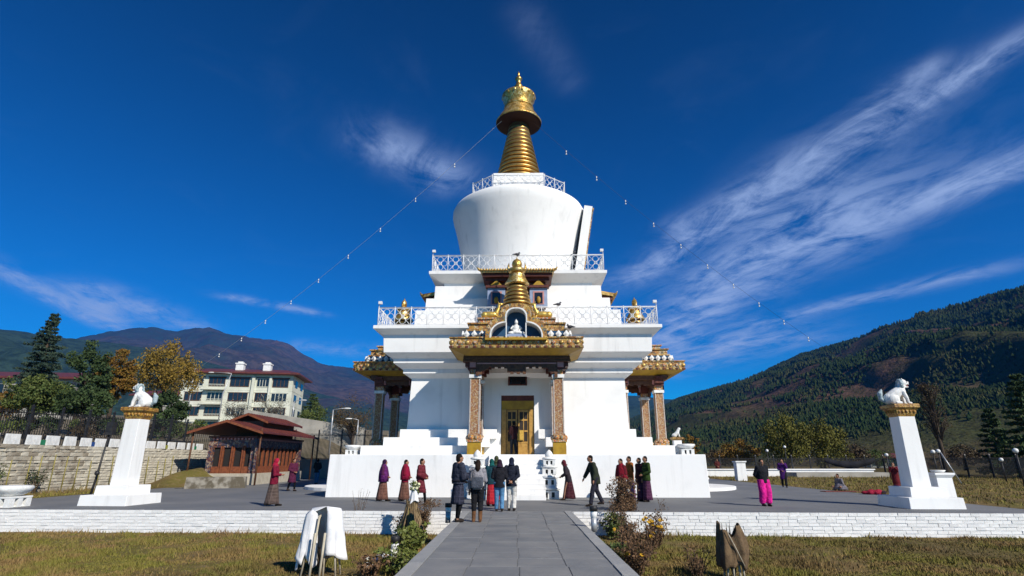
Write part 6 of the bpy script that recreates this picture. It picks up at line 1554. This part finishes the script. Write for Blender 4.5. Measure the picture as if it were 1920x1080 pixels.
# red blanket and prayer mat on the terrace
x_, y_ = P(1638, 927); t_ = thing('blanket_heap', 'crumpled red blanket lying beside the right lion pillar', 'blanket', (x_, y_, 0), .3)
mb = MB(); 
for k in range(7): mb.ball((random.uniform(-.45, .45), random.uniform(-.2, .2), .08), (random.uniform(.16, .28), .18, random.uniform(.08, .17)), seg=8, rings=6)
blob(mb, 'cloth', cloth((.34, .02, .05)), t_, .03, 3); mb = MB().ball((.55, 0, .07), (.3, .2, .1), seg=8, rings=6); blob(mb, 'dark_cloth', cloth((.03, .02, .03)), t_, .03, 2)
mb = MB().box(-.9, .9, -.3, .3, .004, .03); tag(mb.build('mat', cloth((.20, .07, .06)), loc=(*P(1575, 922), 0)), 'reddish mat under the sitting person', 'mat')

# ------------------------------------------------------------------ pigeons on the rails and roofs
pg = MB(); pg.ball((0, 0, .12), (.14, .07, .08), seg=8, rings=6); pg.ball((.11, 0, .22), (.05, .045, .05), seg=6, rings=5); pg.tube([(.06, 0, .15), (.1, 0, .2)], [.06, .045], 6); pg.tube([(-.1, 0, .12), (-.28, 0, .08)], [.05, .02], 6); pg.tube([(.15, 0, .22), (.2, 0, .21)], [.015, .003], 4)
for s in (-1, 1): pg.tube([(0, s * .03, .06), (0, s * .03, 0)], .01, 4)
pgm = pg.mesh('pigeon', [M.setdefault('pigeon', pm('pigeon_grey', (.05, .05, .06), (.09, .09, .10), 12., .7))])
for lab, (lx, ly, lz), a in (('dark pigeon on the roof edge of the front porch, right', (2.55, -9.2, 7.52), 2.6), ('dark pigeon on the front porch roof, left of the niche', (-1.75, -9.3, 7.08), .5),
                             ('dark pigeon on the upper gallery rail', (3.3, -4.95, 12.98), 1.2), ('dark pigeon perched on the small porch spire', (.02, -7.6, 11.85), 0.4), ('pigeon on the lower gallery rail right of the spire', (2.15, -7.22, 9.2), .2)):
    o = link('pigeon', pgm, None, cw(lx, ly, lz), (0, 0, a)); tag(o, lab, 'bird', 'pigeons on the chorten')

# ------------------------------------------------------------------ convert the skinned pieces, then the air
dg = bpy.context.evaluated_depsgraph_get()
for o in BLOBS:
    me = bpy.data.meshes.new_from_object(o.evaluated_get(dg)); mats = list(o.data.materials)
    o.modifiers.clear(); o.data = me
    if not me.materials:
        for m_ in mats: me.materials.append(m_)
    me.polygons.foreach_set('use_smooth', [True] * len(me.polygons))
HAZE = True
if HAZE:
    hz = MB().box(-8500, 8500, -400, 7500, -7.2, 1650).mesh('haze', [])
    m = bpy.data.materials.new('air'); m.use_nodes = True; t = NT(m.node_tree); t.n.clear()
    pv = t.add('ShaderNodeVolumePrincipled'); pv.inputs['Color'].default_value = (.05, .30, 1.0, 1); pv.inputs['Density'].default_value = 0.00007; pv.inputs['Anisotropy'].default_value = 0.0
    ou = t.add('ShaderNodeOutputMaterial'); t.l.new(pv.outputs[0], ou.inputs['Volume'])
    hz.materials.append(m); tag(link('haze', hz), 'thin blue mountain haze', 'haze', kind='stuff')
